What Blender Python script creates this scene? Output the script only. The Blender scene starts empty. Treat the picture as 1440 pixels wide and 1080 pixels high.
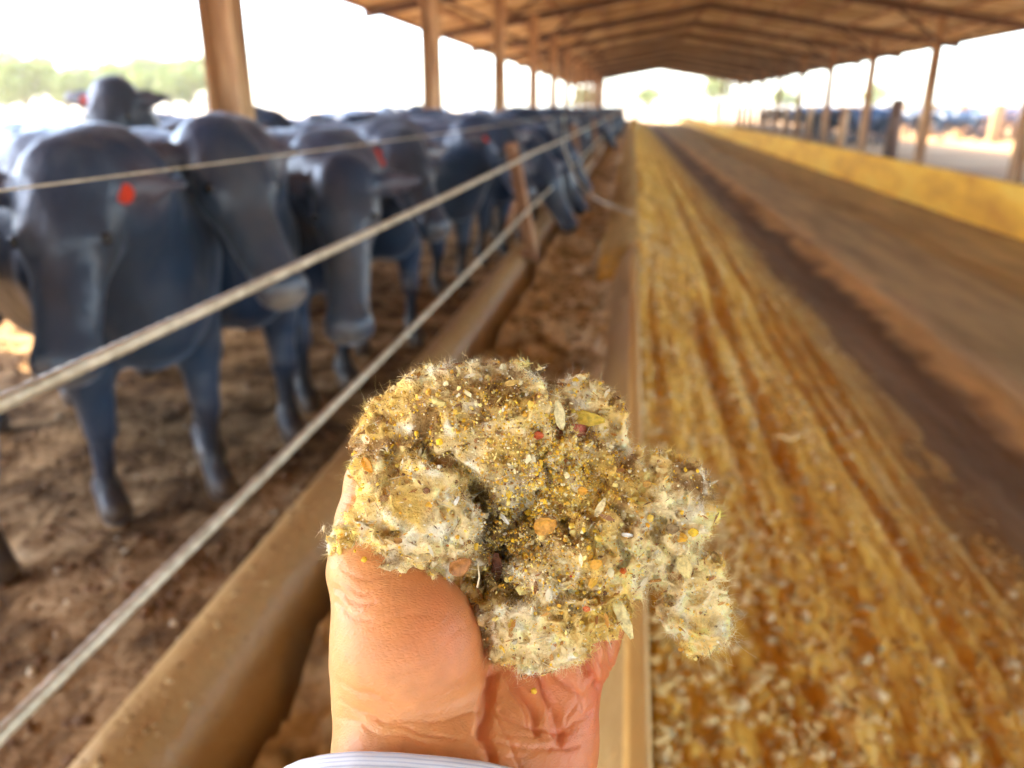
import bpy, math, random
import numpy as np
from mathutils import Matrix, Vector
R = math.radians
rng = np.random.default_rng(7); random.seed(7)
scene = bpy.context.scene
C = scene.collection
f32 = np.float32

# ------------------------------------------------------------------ camera, sky, sun, exposure
CAM_Z = 1.5
FPX = 1088.0                                    # focal length in pixels of the 1440 px wide photograph
cam_d = bpy.data.cameras.new('camera'); cam = bpy.data.objects.new('camera', cam_d); C.objects.link(cam)
cam.location = (0, 0, CAM_Z)
cam.rotation_euler = (R(90 - 19.7205), 0, R(8.3674))
cam_d.sensor_width = 36; cam_d.lens = 36 * FPX / 1440
cam_d.clip_start = 0.02; cam_d.clip_end = 3000
cam_d.dof.use_dof = True; cam_d.dof.focus_distance = 0.290; cam_d.dof.aperture_fstop = 7.8
scene.camera = cam

SUN_EL, SUN_AZ = 52.0, 268.0                    # azimuth clockwise from +Y: from the left, shut out by the roof
w = bpy.data.worlds.new("World"); scene.world = w; w.use_nodes = True
wn = w.node_tree; bg = wn.nodes['Background']
sky = wn.nodes.new('ShaderNodeTexSky'); sky.sky_type = 'NISHITA'; sky.sun_disc = False
sky.sun_elevation = R(SUN_EL); sky.sun_rotation = R(SUN_AZ); sky.dust_density = 1.6; sky.air_density = 0.8; sky.ozone_density = 0.0
wn.links.new(sky.outputs[0], bg.inputs[0]); bg.inputs[1].default_value = 0.15
sd = bpy.data.lights.new('sun', 'SUN'); sun = bpy.data.objects.new('sun', sd); C.objects.link(sun)
sd.energy = 2.0; sd.angle = R(0.5); sd.color = (1, .86, .66)
dv = Vector((math.sin(R(SUN_AZ)) * math.cos(R(SUN_EL)), math.cos(R(SUN_AZ)) * math.cos(R(SUN_EL)), math.sin(R(SUN_EL))))
sun.rotation_euler = dv.to_track_quat('Z', 'Y').to_euler()
scene.view_settings.view_transform = 'Standard'; scene.view_settings.look = 'None'
scene.view_settings.exposure = 3.6; scene.view_settings.gamma = 1
scene.render.engine = 'CYCLES'
try:
    scene.cycles.use_denoising = True
    scene.cycles.max_bounces = 8; scene.cycles.diffuse_bounces = 5
    scene.cycles.sample_clamp_indirect = 8
except Exception: pass

# ------------------------------------------------------------------ helpers
def tag(o, label=None, cat=None, group=None, kind=None):
    if label: o['label'] = label
    if cat: o['category'] = cat
    if group: o['group'] = group
    if kind: o['kind'] = kind
    return o
def empty(name, loc=(0, 0, 0), rz=0):
    o = bpy.data.objects.new(name, None); o.empty_display_size = .1
    C.objects.link(o); o.location = loc; o.rotation_euler = (0, 0, rz); return o
def mesh_np(name, V, F, smooth=False, col=None):
    """V (n,3), F (m,k) with one k"""
    V = np.asarray(V, f32); F = np.asarray(F, np.int32)
    me = bpy.data.meshes.new(name); k = F.shape[1]
    me.vertices.add(len(V)); me.vertices.foreach_set('co', V.ravel())
    me.loops.add(F.size); me.loops.foreach_set('vertex_index', F.ravel())
    me.polygons.add(len(F))
    me.polygons.foreach_set('loop_start', np.arange(0, F.size, k, dtype=np.int32))
    me.polygons.foreach_set('loop_total', np.full(len(F), k, np.int32))
    me.polygons.foreach_set('use_smooth', np.full(len(F), smooth, bool))
    me.update(calc_edges=True)
    if col is not None:
        a = me.attributes.new('Col', 'FLOAT_COLOR', 'POINT')
        c4 = np.ones((len(V), 4), f32); c4[:, :3] = col; a.data.foreach_set('color', c4.ravel())
    return me
def link(name, me, mat, parent=None, loc=(0, 0, 0)):
    o = bpy.data.objects.new(name, me); C.objects.link(o)
    if mat and not me.materials: me.materials.append(mat)
    o.location = loc
    if parent: o.parent = parent
    return o
class MB:
    def __init__(s): s.v = []; s.f = []
    def box(s, x0, x1, y0, y1, z0, z1):
        n = len(s.v)
        s.v += [(x0,y0,z0),(x1,y0,z0),(x1,y1,z0),(x0,y1,z0),(x0,y0,z1),(x1,y0,z1),(x1,y1,z1),(x0,y1,z1)]
        s.f += [tuple(n+i for i in q) for q in ((0,3,2,1),(4,5,6,7),(0,1,5,4),(1,2,6,5),(2,3,7,6),(3,0,4,7))]
    def bar(s, a, b, wx, wy, up=(0, 0, 1)):
        a = Vector(a); b = Vector(b); d = (b - a).normalized(); u = Vector(up)
        if abs(d.dot(u)) > .95: u = Vector((0, 1, 0))
        x = d.cross(u).normalized(); y = x.cross(d).normalized(); n = len(s.v)
        for p in (a, b):
            for i, j in ((-1,-1),(1,-1),(1,1),(-1,1)): s.v.append(tuple(p + x*(i*wx/2) + y*(j*wy/2)))
        s.f += [tuple(n+i for i in q) for q in ((0,1,2,3),(7,6,5,4),(0,4,5,1),(1,5,6,2),(2,6,7,3),(3,7,4,0))]
    def tube(s, pts, rad, k=8):
        pts = [Vector(p) for p in pts]; n = len(s.v)
        if not hasattr(rad, '__len__'): rad = [rad]*len(pts)
        for i, p in enumerate(pts):
            d = (pts[min(i+1, len(pts)-1)] - pts[max(i-1, 0)]).normalized()
            u = Vector((0,0,1)) if abs(d.z) < .9 else Vector((0,1,0))
            x = d.cross(u).normalized(); y = x.cross(d)
            for j in range(k):
                a = 2*math.pi*j/k; s.v.append(tuple(p + (x*math.cos(a) + y*math.sin(a))*rad[i]))
        for i in range(len(pts)-1):
            for j in range(k):
                j2 = (j+1) % k; s.f.append((n+i*k+j, n+i*k+j2, n+(i+1)*k+j2, n+(i+1)*k+j))
        s.f.append(tuple(n+j for j in range(k))[::-1]); m = n+(len(pts)-1)*k; s.f.append(tuple(m+j for j in range(k)))
    def build(s, name, mat, parent=None, smooth=False, bevel=0, loc=(0,0,0)):
        me = bpy.data.meshes.new(name); me.from_pydata(s.v, [], s.f); me.update()
        if smooth: me.polygons.foreach_set('use_smooth', [True]*len(me.polygons))
        o = link(name, me, mat, parent, loc)
        if bevel:
            m = o.modifiers.new('bevel', 'BEVEL'); m.width = bevel; m.segments = 2; m.limit_method = 'ANGLE'
        return o

# --- value noise
_G = rng.random((64, 64, 64), dtype=f32)
def vnoise(P, freq):
    q = P * freq + 1000.0; i = np.floor(q).astype(np.int32); t = (q - i).astype(f32); t = t*t*(3-2*t)
    i &= 63; j = (i + 1) & 63
    x0, y0, z0 = i[..., 0], i[..., 1], i[..., 2]; x1, y1, z1 = j[..., 0], j[..., 1], j[..., 2]
    tx, ty, tz = t[..., 0], t[..., 1], t[..., 2]
    a = _G[x0,y0,z0]*(1-tx)+_G[x1,y0,z0]*tx; b = _G[x0,y1,z0]*(1-tx)+_G[x1,y1,z0]*tx
    c = _G[x0,y0,z1]*(1-tx)+_G[x1,y0,z1]*tx; d = _G[x0,y1,z1]*(1-tx)+_G[x1,y1,z1]*tx
    return ((a*(1-ty)+b*ty)*(1-tz) + (c*(1-ty)+d*ty)*tz)*2-1
def fbm(P, freq, octv=4, gain=.5):
    s = 0; a = 1; n = 0
    for k in range(octv):
        s = s + a*vnoise(P + 17.3*k, freq*2.03**k); n += a; a *= gain
    return s/n
# --- signed distance modelling
def smin(a, b, k):
    h = np.maximum(k - np.abs(a-b), 0)/k
    return np.minimum(a, b) - h*h*k*.25
def s_cap(P, a, b, ra, rb):
    a = np.array(a, f32); ab = np.array(b, f32) - a
    t = np.clip(((P - a) @ ab)/max(float(ab@ab), 1e-12), 0, 1)
    q = P - a - t[..., None]*ab
    return np.sqrt((q*q).sum(-1)) - (ra + (rb-ra)*t)
def s_ell(P, c, r, M=None):
    q = P - np.array(c, f32)
    if M is not None: q = q @ np.array(M, f32).T
    r = np.array(r, f32)
    k0 = np.sqrt(((q/r)**2).sum(-1)); k1 = np.sqrt(((q/(r*r))**2).sum(-1))
    return k0*(k0-1)/np.maximum(k1, 1e-9)
def grid(lo, hi, h):
    ax = [np.arange(l, u+h, h, dtype=f32) for l, u in zip(lo, hi)]
    return np.stack(np.meshgrid(*ax, indexing='ij'), -1), np.array(lo, f32), h
def surfnet(D, lo, h):
    ins = D < 0; nx, ny, nz = D.shape
    cnt = np.zeros((nx-1, ny-1, nz-1), np.int8)
    for dx in (0,1):
        for dy in (0,1):
            for dz in (0,1): cnt += ins[dx:nx-1+dx, dy:ny-1+dy, dz:nz-1+dz]
    cx, cy, cz = np.nonzero((cnt > 0) & (cnt < 8))
    idx = np.full((nx-1, ny-1, nz-1), -1, np.int32); idx[cx, cy, cz] = np.arange(len(cx))
    acc = np.zeros((len(cx), 3), f32); n = np.zeros(len(cx), f32)
    cor = [(a,b,c) for a in (0,1) for b in (0,1) for c in (0,1)]
    for a in cor:
        for ax in range(3):
            if a[ax]: continue
            b = list(a); b[ax] = 1
            da = D[cx+a[0], cy+a[1], cz+a[2]]; db = D[cx+b[0], cy+b[1], cz+b[2]]
            m = (da < 0) != (db < 0)
            t = np.where(m, da/np.where(m, da-db, 1), 0)
            for k in range(3):
                acc[:, k] += np.where(m, a[k] + (t if k == ax else 0), 0)
            n += m
    V = (np.stack([cx, cy, cz], -1) + acc/n[:, None])*h + lo
    Fs = []
    for ax in range(3):
        sl0 = [slice(None)]*3; sl1 = [slice(None)]*3; sl0[ax] = slice(0, -1); sl1[ax] = slice(1, None)
        a = ins[tuple(sl0)]; b = ins[tuple(sl1)]
        e = np.array(np.nonzero(a != b)).T
        o1, o2 = [(1,2),(2,0),(0,1)][ax]
        ok = (e[:, o1] > 0) & (e[:, o2] > 0) & (e[:, o1] < D.shape[o1]-1) & (e[:, o2] < D.shape[o2]-1)
        e = e[ok]; fl = a[tuple(e.T)]
        def g(d1, d2):
            q = e.copy(); q[:, o1] -= d1; q[:, o2] -= d2; return idx[tuple(q.T)]
        q = np.stack([g(1,1), g(0,1), g(0,0), g(1,0)], -1)
        q[~fl] = q[~fl][:, ::-1]; Fs.append(q)
    return V, np.concatenate(Fs)
def normals(V, F):
    n = np.cross(V[F[:,2]]-V[F[:,0]], V[F[:,3]]-V[F[:,1]]); N = np.zeros_like(V)
    for k in range(4):
        for c in range(3): N[:, c] += np.bincount(F[:, k], n[:, c], len(V))
    return N/np.maximum(np.linalg.norm(N, axis=1, keepdims=True), 1e-12)
def mixc(a, b, t): t = np.clip(t, 0, 1)[:, None]; return np.array(a)*(1-t) + np.array(b)*t

# ------------------------------------------------------------------ materials
def mat(name, base=(.5,.5,.5), rough=.8, **kw):
    m = bpy.data.materials.new(name); m.use_nodes = True
    b = m.node_tree.nodes['Principled BSDF']
    b.inputs['Base Color'].default_value = (*base, 1); b.inputs['Roughness'].default_value = rough
    for k, v in kw.items(): b.inputs[k.replace('_', ' ')].default_value = v
    return m
def nodes(m): return m.node_tree.nodes, m.node_tree.links, m.node_tree.nodes['Principled BSDF']
def ramp_noise(m, stops, scale=5, detail=6, stretch=(1,1,1), rough=.6, into='Base Color', dist=0.0):
    N, L, B = nodes(m)
    tc = N.new('ShaderNodeTexCoord'); mp = N.new('ShaderNodeMapping'); mp.inputs['Scale'].default_value = stretch
    nz = N.new('ShaderNodeTexNoise'); nz.inputs['Scale'].default_value = scale; nz.inputs['Detail'].default_value = detail
    nz.inputs['Roughness'].default_value = rough; nz.inputs['Distortion'].default_value = dist
    cr = N.new('ShaderNodeValToRGB'); e = cr.color_ramp.elements
    while len(e) < len(stops): e.new(.5)
    for el, (p, c) in zip(e, stops): el.position = p; el.color = (*c, 1)
    L.new(tc.outputs['Object'], mp.inputs[0]); L.new(mp.outputs[0], nz.inputs[0]); L.new(nz.outputs[0], cr.inputs[0])
    if into: L.new(cr.outputs[0], B.inputs[into])
    return nz, cr
def bump(m, scale=20, strength=.5, dist=.02, stretch=(1,1,1), detail=6):
    N, L, B = nodes(m)
    tc = N.new('ShaderNodeTexCoord'); mp = N.new('ShaderNodeMapping'); mp.inputs['Scale'].default_value = stretch
    nz = N.new('ShaderNodeTexNoise'); nz.inputs['Scale'].default_value = scale; nz.inputs['Detail'].default_value = detail
    bp = N.new('ShaderNodeBump'); bp.inputs['Strength'].default_value = strength; bp.inputs['Distance'].default_value = dist
    L.new(tc.outputs['Object'], mp.inputs[0]); L.new(mp.outputs[0], nz.inputs[0]); L.new(nz.outputs[0], bp.inputs['Height'])
    if B.inputs['Normal'].is_linked: L.new(B.inputs['Normal'].links[0].from_socket, bp.inputs['Normal'])
    L.new(bp.outputs[0], B.inputs['Normal'])
def colmat(name, rough=.8, **kw):
    m = mat(name, rough=rough, **kw); N, L, B = nodes(m)
    a = N.new('ShaderNodeAttribute'); a.attribute_name = 'Col'; L.new(a.outputs['Color'], B.inputs['Base Color']); return m

M_ground = mat('outside_earth', rough=.95); ramp_noise(M_ground, [(.3,(.30,.22,.15)),(.55,(.42,.33,.23)),(.75,(.5,.42,.32))], .25, 8)
M_dirt = mat('pen_dirt', rough=.95)
ramp_noise(M_dirt, [(.36,(.05,.026,.012)),(.46,(.20,.115,.052)),(.56,(.42,.26,.125)),(.68,(.66,.48,.28))], 3.2, 10, rough=.72)
bump(M_dirt, 26, .9, .03)
M_litter = mat('feed_litter', rough=.95)
ramp_noise(M_litter, [(.30,(.32,.125,.012)),(.42,(.66,.32,.035)),(.55,(.88,.52,.09)),(.72,(.96,.76,.36))], 5.5, 10, (2.2,.16,1.6), rough=.68, dist=.3)
bump(M_litter, 18, .8, .03, (1.5,.5,1))
M_lane = mat('lane_earth', rough=.9)
M_conc = mat('stained_concrete', rough=.38)
ramp_noise(M_conc, [(.3,(.30,.17,.06)),(.5,(.50,.32,.12)),(.7,(.66,.46,.20))], 2.2, 8, (1,.25,1))
bump(M_conc, 30, .5, .012); bump(M_conc, 5, .5, .03)
M_concy = mat('ochre_concrete', rough=.75)
ramp_noise(M_concy, [(.3,(.66,.28,.02)),(.5,(.95,.50,.035)),(.72,(.97,.64,.10))], 1.6, 8, (1,.3,1)); bump(M_concy, 30, .3, .01)
M_lip = mat('worn_lip', rough=.5); ramp_noise(M_lip, [(.3,(.60,.33,.08)),(.6,(.82,.54,.18))], 5, 8, (1,.15,1)); bump(M_lip, 40, .3, .004)
M_steel = mat('rusty_steel', rough=.7, Metallic=.1)
ramp_noise(M_steel, [(.3,(.16,.07,.03)),(.5,(.34,.16,.07)),(.7,(.52,.30,.14))], 4, 8, (1,1,.3)); bump(M_steel, 60, .3, .003)
M_post = mat('weathered_brown_post', rough=.75)
ramp_noise(M_post, [(.36,(.22,.10,.045)),(.5,(.46,.25,.11)),(.64,(.68,.44,.22))], 3, 8, (3,3,.35)); bump(M_post, 40, .3, .004)
M_roof = mat('rusty_roof_sheet', rough=.7)
ramp_noise(M_roof, [(.38,(.26,.15,.065)),(.5,(.46,.30,.14)),(.62,(.74,.58,.36))], 1.1, 8, (.4,1,1))
M_beam = mat('dark_roof_beam', (.10,.045,.022), .7)
M_cable = mat('galvanised_cable', rough=.42, Metallic=.35); ramp_noise(M_cable, [(.3,(.42,.36,.24)),(.6,(.76,.70,.54)),(.8,(.88,.83,.68))], 22, 6); bump(M_cable, 250, .4, .001)
M_pale = mat('pale_fence_wood', rough=.85); ramp_noise(M_pale, [(.3,(.30,.18,.08)),(.7,(.48,.32,.16))], 4, 6, (1,1,.3))
M_wood = mat('dark_wood_post', rough=.85); ramp_noise(M_wood, [(.3,(.08,.04,.025)),(.7,(.2,.11,.07))], 5, 6, (1,1,.3))
M_cow = colmat('black_cow_coat', rough=.36)
N_, L_, B_ = nodes(M_cow); B_.inputs['Sheen Weight'].default_value = .3; B_.inputs['Sheen Tint'].default_value = (.6,.75,1,1); B_.inputs['Sheen Roughness'].default_value = .35
bump(M_cow, 14, .5, .03, (1,1,.5)); bump(M_cow, 120, .25, .004)
M_tag = mat('red_ear_tag', (.62,.045,.02), .45); ramp_noise(M_tag, [(.35,(.40,.03,.015)),(.6,(.72,.06,.025))], 90, 4)
M_eye = mat('cow_eye', (.01,.008,.006), .08)
M_leaf = mat('tree_foliage', rough=.6); ramp_noise(M_leaf, [(.3,(.12,.17,.02)),(.7,(.26,.30,.05))], .6, 3)
M_bark = mat('tree_bark', (.16,.11,.07), .9)
M_skin = colmat('skin', rough=.42)
N_, L_, B_ = nodes(M_skin)
B_.inputs['Subsurface Weight'].default_value = .25; B_.inputs['Subsurface Radius'].default_value = (.006,.0022,.001); B_.inputs['Subsurface Scale'].default_value = 1.0
M_cot = colmat('cotton_lint', rough=.95)
M_fib = mat('cotton_fibre', (.97,.86,.55), .8)
M_cot2 = colmat('cotton_fibre_tinted', rough=.8)
M_bit = colmat('feed_crumbs', rough=.6)
M_clod = colmat('loose_clods', rough=.95)

# lane: brown earth whose bands run along the lane (colour of the earth itself, by world X)
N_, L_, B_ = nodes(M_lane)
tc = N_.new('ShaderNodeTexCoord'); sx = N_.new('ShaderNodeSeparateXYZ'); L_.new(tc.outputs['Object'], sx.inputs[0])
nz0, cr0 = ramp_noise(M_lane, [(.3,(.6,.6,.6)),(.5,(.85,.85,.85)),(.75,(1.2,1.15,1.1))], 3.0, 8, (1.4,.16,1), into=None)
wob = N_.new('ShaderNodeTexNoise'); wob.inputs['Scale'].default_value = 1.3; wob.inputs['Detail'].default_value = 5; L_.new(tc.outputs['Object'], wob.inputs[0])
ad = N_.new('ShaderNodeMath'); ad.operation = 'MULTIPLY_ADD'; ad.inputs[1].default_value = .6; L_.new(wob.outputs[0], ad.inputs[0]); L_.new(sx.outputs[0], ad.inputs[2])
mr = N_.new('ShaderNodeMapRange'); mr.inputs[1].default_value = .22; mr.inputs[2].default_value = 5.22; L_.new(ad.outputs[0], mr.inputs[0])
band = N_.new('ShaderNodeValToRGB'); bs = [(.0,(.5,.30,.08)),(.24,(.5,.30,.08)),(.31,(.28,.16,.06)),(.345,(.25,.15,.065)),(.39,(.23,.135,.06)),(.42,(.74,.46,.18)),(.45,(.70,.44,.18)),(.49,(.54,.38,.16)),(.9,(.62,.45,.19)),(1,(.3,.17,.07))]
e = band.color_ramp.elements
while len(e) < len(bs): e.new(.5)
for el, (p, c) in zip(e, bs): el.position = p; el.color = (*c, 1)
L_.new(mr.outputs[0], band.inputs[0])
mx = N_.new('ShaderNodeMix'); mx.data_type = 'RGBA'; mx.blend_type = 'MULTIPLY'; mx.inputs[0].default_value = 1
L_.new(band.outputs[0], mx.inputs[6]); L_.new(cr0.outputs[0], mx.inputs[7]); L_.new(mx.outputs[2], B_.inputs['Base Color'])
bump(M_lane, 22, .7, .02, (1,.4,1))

# ------------------------------------------------------------------ ground, lane, pen
me = mesh_np('ground', [(-700,-80,-.06),(700,-80,-.06),(700,1500,-.06),(-700,1500,-.06)], [(0,1,2,3)])
N_, L_, B_ = nodes(M_litter); src = B_.inputs['Base Color'].links[0].from_socket
tc = N_.new('ShaderNodeTexCoord'); sx = N_.new('ShaderNodeSeparateXYZ'); L_.new(tc.outputs['Object'], sx.inputs[0]); wob = N_.new('ShaderNodeTexNoise'); wob.inputs['Scale'].default_value = 2.5; L_.new(tc.outputs['Object'], wob.inputs[0])
ad = N_.new('ShaderNodeMath'); ad.operation = 'MULTIPLY_ADD'; ad.inputs[1].default_value = .5; L_.new(wob.outputs[0], ad.inputs[0]); L_.new(sx.outputs[0], ad.inputs[2])
mr = N_.new('ShaderNodeMapRange'); mr.inputs[1].default_value = 1.2; mr.inputs[2].default_value = 1.75; mr.inputs[4].default_value = .9; L_.new(ad.outputs[0], mr.inputs[0])
mx = N_.new('ShaderNodeMix'); mx.data_type = 'RGBA'; mx.inputs[7].default_value = (.32,.19,.07,1); L_.new(mr.outputs[0], mx.inputs[0]); L_.new(src, mx.inputs[6]); L_.new(mx.outputs[2], B_.inputs['Base Color'])
for m_ in (M_ground, M_dirt, M_litter, M_lane, M_clod): nodes(m_)[2].inputs['Specular IOR Level'].default_value = .1
tag(link('ground', me, M_ground), 'pale dry earth reaching to the horizon around the shed', 'ground', kind='structure')
def sheet(name, xs, ys, zf, m, **kw):
    X, Y = np.meshgrid(xs, ys, indexing='ij'); P = np.stack([X, Y, np.zeros_like(X)], -1).astype(f32)
    P[..., 2] = zf(P); nx, ny = X.shape
    i = np.arange(nx*ny).reshape(nx, ny)
    F = np.stack([i[:-1,:-1], i[1:,:-1], i[1:,1:], i[:-1,1:]], -1).reshape(-1, 4)
    return link(name, mesh_np(name, P.reshape(-1, 3), F, True), m)
def ysp(a, b, n, p=2.2): return a + (b-a)*np.linspace(0, 1, n)**p
def pen_h(P):
    far = np.clip(1 - P[...,1]/30, .2, 1)
    return .035*fbm(P, 1.6, 5)*far + .03*np.abs(fbm(P, 7, 3))*far - .012
o = sheet('pen_dirt', np.concatenate([np.linspace(-14,-5.2,40), np.linspace(-5.1,-.93,190)]), np.concatenate([np.linspace(-3,.6,50)[:-1], ysp(.6, 92, 600)]), pen_h, M_dirt)
tag(o, 'trampled brown dirt of the left pen under the cattle', 'dirt', kind='structure')
def lane_h(P):
    x = P[...,0]; far = np.clip(1-P[...,1]/30, .25, 1)
    rut = -.05*np.exp(-((x-1.72)/.22)**2) + .035*np.exp(-((x-2.12)/.09)**2) - .03*np.exp(-((x-3.7)/.3)**2)
    Q = P*np.array([1,.25,1], f32)
    return rut*(.7+.5*fbm(P, .7, 2)) + .02*fbm(Q, 4, 4)*far + .012*fbm(P, 9, 3)*far - .004
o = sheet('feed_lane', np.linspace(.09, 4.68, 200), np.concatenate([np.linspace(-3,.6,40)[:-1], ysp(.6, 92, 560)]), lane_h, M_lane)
tag(o, 'brown earth feed lane with ruts between the two concrete bunks', 'road', kind='structure')
def lit_h(P):
    x = P[...,0]; y = P[...,1]; t = np.clip((x-.1)/1.42, 0, 1)
    near = np.clip((y-5.1)/.9, 0, 1); near = near*near*(3-2*near)
    h = (.30 + .22*near)*(1-t)**1.5 + .04*(1-t)
    over = np.clip((.1-x)/.3, 0, 1)                       # spill over the lip further along
    h = h - over**1.3*.20*near - (over > 0)*(1-near)*.6
    Q = P*np.array([1,.22,1], f32); far = np.clip(1-y/40, .3, 1)
    edge = np.clip((1-t)*5, 0, 1)
    nr = np.clip((4-y)/3, .25, 1)
    h = h + (.055*fbm(Q, 3.1, 5) + .035*np.abs(fbm(P, 9, 4))*nr + .022*fbm(P, 28, 3)*nr + .045*fbm(P*np.array([1,.03,1],f32)+3, 9, 3)*(1.3-nr) - .05*np.exp(-((x-.62)/.045)**2)*(1-nr) - .045*np.exp(-((x-.95)/.035)**2)*(1-nr))*far*edge
    return h - .03*(1-edge) + np.where(t >= 1, -.05, 0)
o = sheet('feed_litter', np.concatenate([np.linspace(-.2,.06,24), np.linspace(.085,1.6,230)]), np.concatenate([np.linspace(-3,.6,60)[:-1], ysp(.6, 82, 660)]), lit_h, M_litter)
tag(o, 'golden layer of spilled feed banked against the near bunk lip', 'feed litter', kind='stuff')
def pen2_h(P): return .05*fbm(P, .6, 4) - .03
o = sheet('pen_ground', np.linspace(5.75, 60, 120), np.linspace(-3, 120, 160), pen2_h, M_dirt)
M_pen2 = mat('pale_pen_earth', rough=.95, Specular_IOR_Level=.1); ramp_noise(M_pen2, [(.3,(.30,.15,.06)),(.5,(.44,.25,.11)),(.64,(.55,.36,.18)),(.8,(.80,.68,.52))], .35, 9, (.35,1,1))
o.data.materials.clear(); o.data.materials.append(M_pen2)
tag(o, 'pale trodden earth of the pens right of the lane', 'dirt', kind='structure')

# scattered lumps on ground, one stuff object each
def blobs(name, pts, sizes, cols, m, parent=None, squash=.7, sub=1):
    import bmesh
    bm = bmesh.new(); bmesh.ops.create_icosphere(bm, subdivisions=sub, radius=1)
    bv = np.array([v.co[:] for v in bm.verts], f32); bf = np.array([[v.index for v in f.verts] for f in bm.faces], np.int32); bm.free()
    n = len(pts); k = len(bv)
    S = sizes[:, None]*rng.uniform(.5, 1.3, (n, 3)); S[:, 2] *= squash
    jit = 1 + rng.uniform(-.25, .25, (n, k, 1))
    V = bv[None]*S[:, None, :]*jit
    a = rng.uniform(0, 6.28, n); ca, sa = np.cos(a)[:, None], np.sin(a)[:, None]
    V = np.stack([V[...,0]*ca - V[...,1]*sa, V[...,0]*sa + V[...,1]*ca, V[...,2]], -1) + pts[:, None, :]
    F = (bf[None] + (np.arange(n)*k)[:, None, None]).reshape(-1, 3)
    return link(name, mesh_np(name, V.reshape(-1, 3), F, True, np.repeat(cols, k, 0)), m, parent)
n = 9000
P = np.zeros((n, 3), f32); P[:,0] = rng.uniform(.1, 1.5, n)**1.0; P[:,1] = .3 + rng.random(n)**1.7*11
cl = vnoise(P*np.array([1,.5,1],f32), 3.3); keep = cl + rng.uniform(-.6,.6,n) > .05; P = P[keep]; n = len(P)
P[:,2] = lit_h(P) + .002
n2_ = 5200; P2 = np.zeros((n2_,3),f32); P2[:,0] = .09 + np.abs(rng.normal(0,.22,n2_)); P2[:,1] = .3 + rng.random(n2_)**1.4*7; P2 = P2[(vnoise(P2,4.1)+rng.uniform(-.5,.5,n2_) > 0) & (P2[:,0] < 1.3)]; P2[:,2] = lit_h(P2)+.004; n2_ = len(P2)
tag(blobs('cotton_tuft', P2, rng.uniform(.006,.018,n2_), mixc((.66,.42,.12),(.92,.70,.34), rng.random(n2_)), M_clod, None, .6), 'soft pale cotton tufts lying thick beside the near bunk lip', 'cotton tufts', kind='stuff')
t = rng.random(n); cols = np.where(t[:,None] < .25, [[.86,.66,.34]], [[.70,.42,.12]])*rng.uniform(.6,1.1,(n,1))
tag(blobs('cotton_litter', P, rng.uniform(.004,.016,n)*(1+ (t<.1)*.6), cols, M_clod), 'pale cotton seed crumbs scattered over the golden feed', 'feed crumbs', kind='stuff')
def strands(name, P0, D0, L0, rad, seg, droop, m, cols, parent=None):
    n = len(P0); p = P0.copy(); dr = D0/np.linalg.norm(D0,axis=1,keepdims=True); rings = []
    for q in range(seg+1):
        a = np.cross(dr, [.3,.5,.8]); a /= np.linalg.norm(a,axis=1,keepdims=True); b = np.cross(dr, a); rings.append(np.stack([p+a*rad, p-a*rad*.5+b*rad*.87, p-a*rad*.5-b*rad*.87], 1))
        p = p + dr*L0[:,None]/seg; dr = dr + [0,0,-droop] + rng.normal(0,.12,(n,3)); dr /= np.linalg.norm(dr,axis=1,keepdims=True)
    A = np.stack(rings, 1); k = 3*(seg+1); f = np.array([[q*3+j, q*3+(j+1)%3, (q+1)*3+(j+1)%3, (q+1)*3+j] for q in range(seg) for j in range(3)])
    return link(name, mesh_np(name, A.reshape(-1,3), ((np.arange(n)*k)[:,None,None]+f[None]).reshape(-1,4), True, np.repeat(cols, k, 0)), m, parent)
n = 9000; P = np.zeros((n,3)); P[:,1] = 5.6 + rng.random(n)**1.3*34; P[:,0] = rng.uniform(-.12,.12,n); P[:,2] = lit_h(P.astype(f32))+.01
tag(strands('straw_fringe', P, np.stack([-rng.uniform(.4,1,n), rng.normal(0,.4,n), rng.uniform(-.1,.5,n)],-1), rng.uniform(.05,.14,n), .0022, 4, .45, M_clod, np.array([[.80,.56,.24]])*rng.uniform(.5,1.1,(n,1))), 'straw and feed strands hanging over the near bunk lip', 'straw', kind='stuff')
n = 5000; P = np.zeros((n,3)); P[:,1] = .5 + rng.random(n)**1.5*12; P[:,0] = rng.uniform(.1,1.45,n); P[:,2] = lit_h(P.astype(f32))+.006
tag(strands('loose_straw', P, np.stack([rng.normal(0,1,n), rng.normal(0,1,n), rng.uniform(0,.3,n)],-1), rng.uniform(.02,.09,n), .0014, 3, .1, M_clod, np.array([[.84,.60,.26]])*rng.uniform(.4,1.1,(n,1))), 'short straw pieces lying loose over the golden feed', 'straw', kind='stuff')
me = []; ff = []
for i in range(9):
    for j in range(6):
        t = i/8; a = (j/5-.5)*2.2; r_ = .022*math.sin(math.pi*min(.95,max(.06,t)))**.6; me.append(((t-.5)*.16, r_*math.sin(a)*1.3, r_*math.cos(a)+.01*math.sin(t*9)))
for i in range(8):
    for j in range(5): ff.append((i*6+j, (i+1)*6+j, (i+1)*6+j+1, i*6+j+1))
hk = link('corn_husk', mesh_np('corn_husk', me, ff, True), mat('dry_husk', (.86,.60,.22), .6)); hk.location = (.70,3.1,float(lit_h(np.array([[.7,3.1,0]],f32))[0])+.02); hk.rotation_euler = (0,.1,R(28))
sm = hk.modifiers.new('solid','SOLIDIFY'); sm.thickness = .002
tag(hk, 'curled pale corn husk lying alone on the golden feed', 'husk')
n = 3200
P = np.zeros((n, 3), f32); P[:,0] = rng.uniform(-4.5,-.95,n); P[:,1] = .4+rng.random(n)**1.5*8; P[:,2] = pen_h(P)+.004
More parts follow.
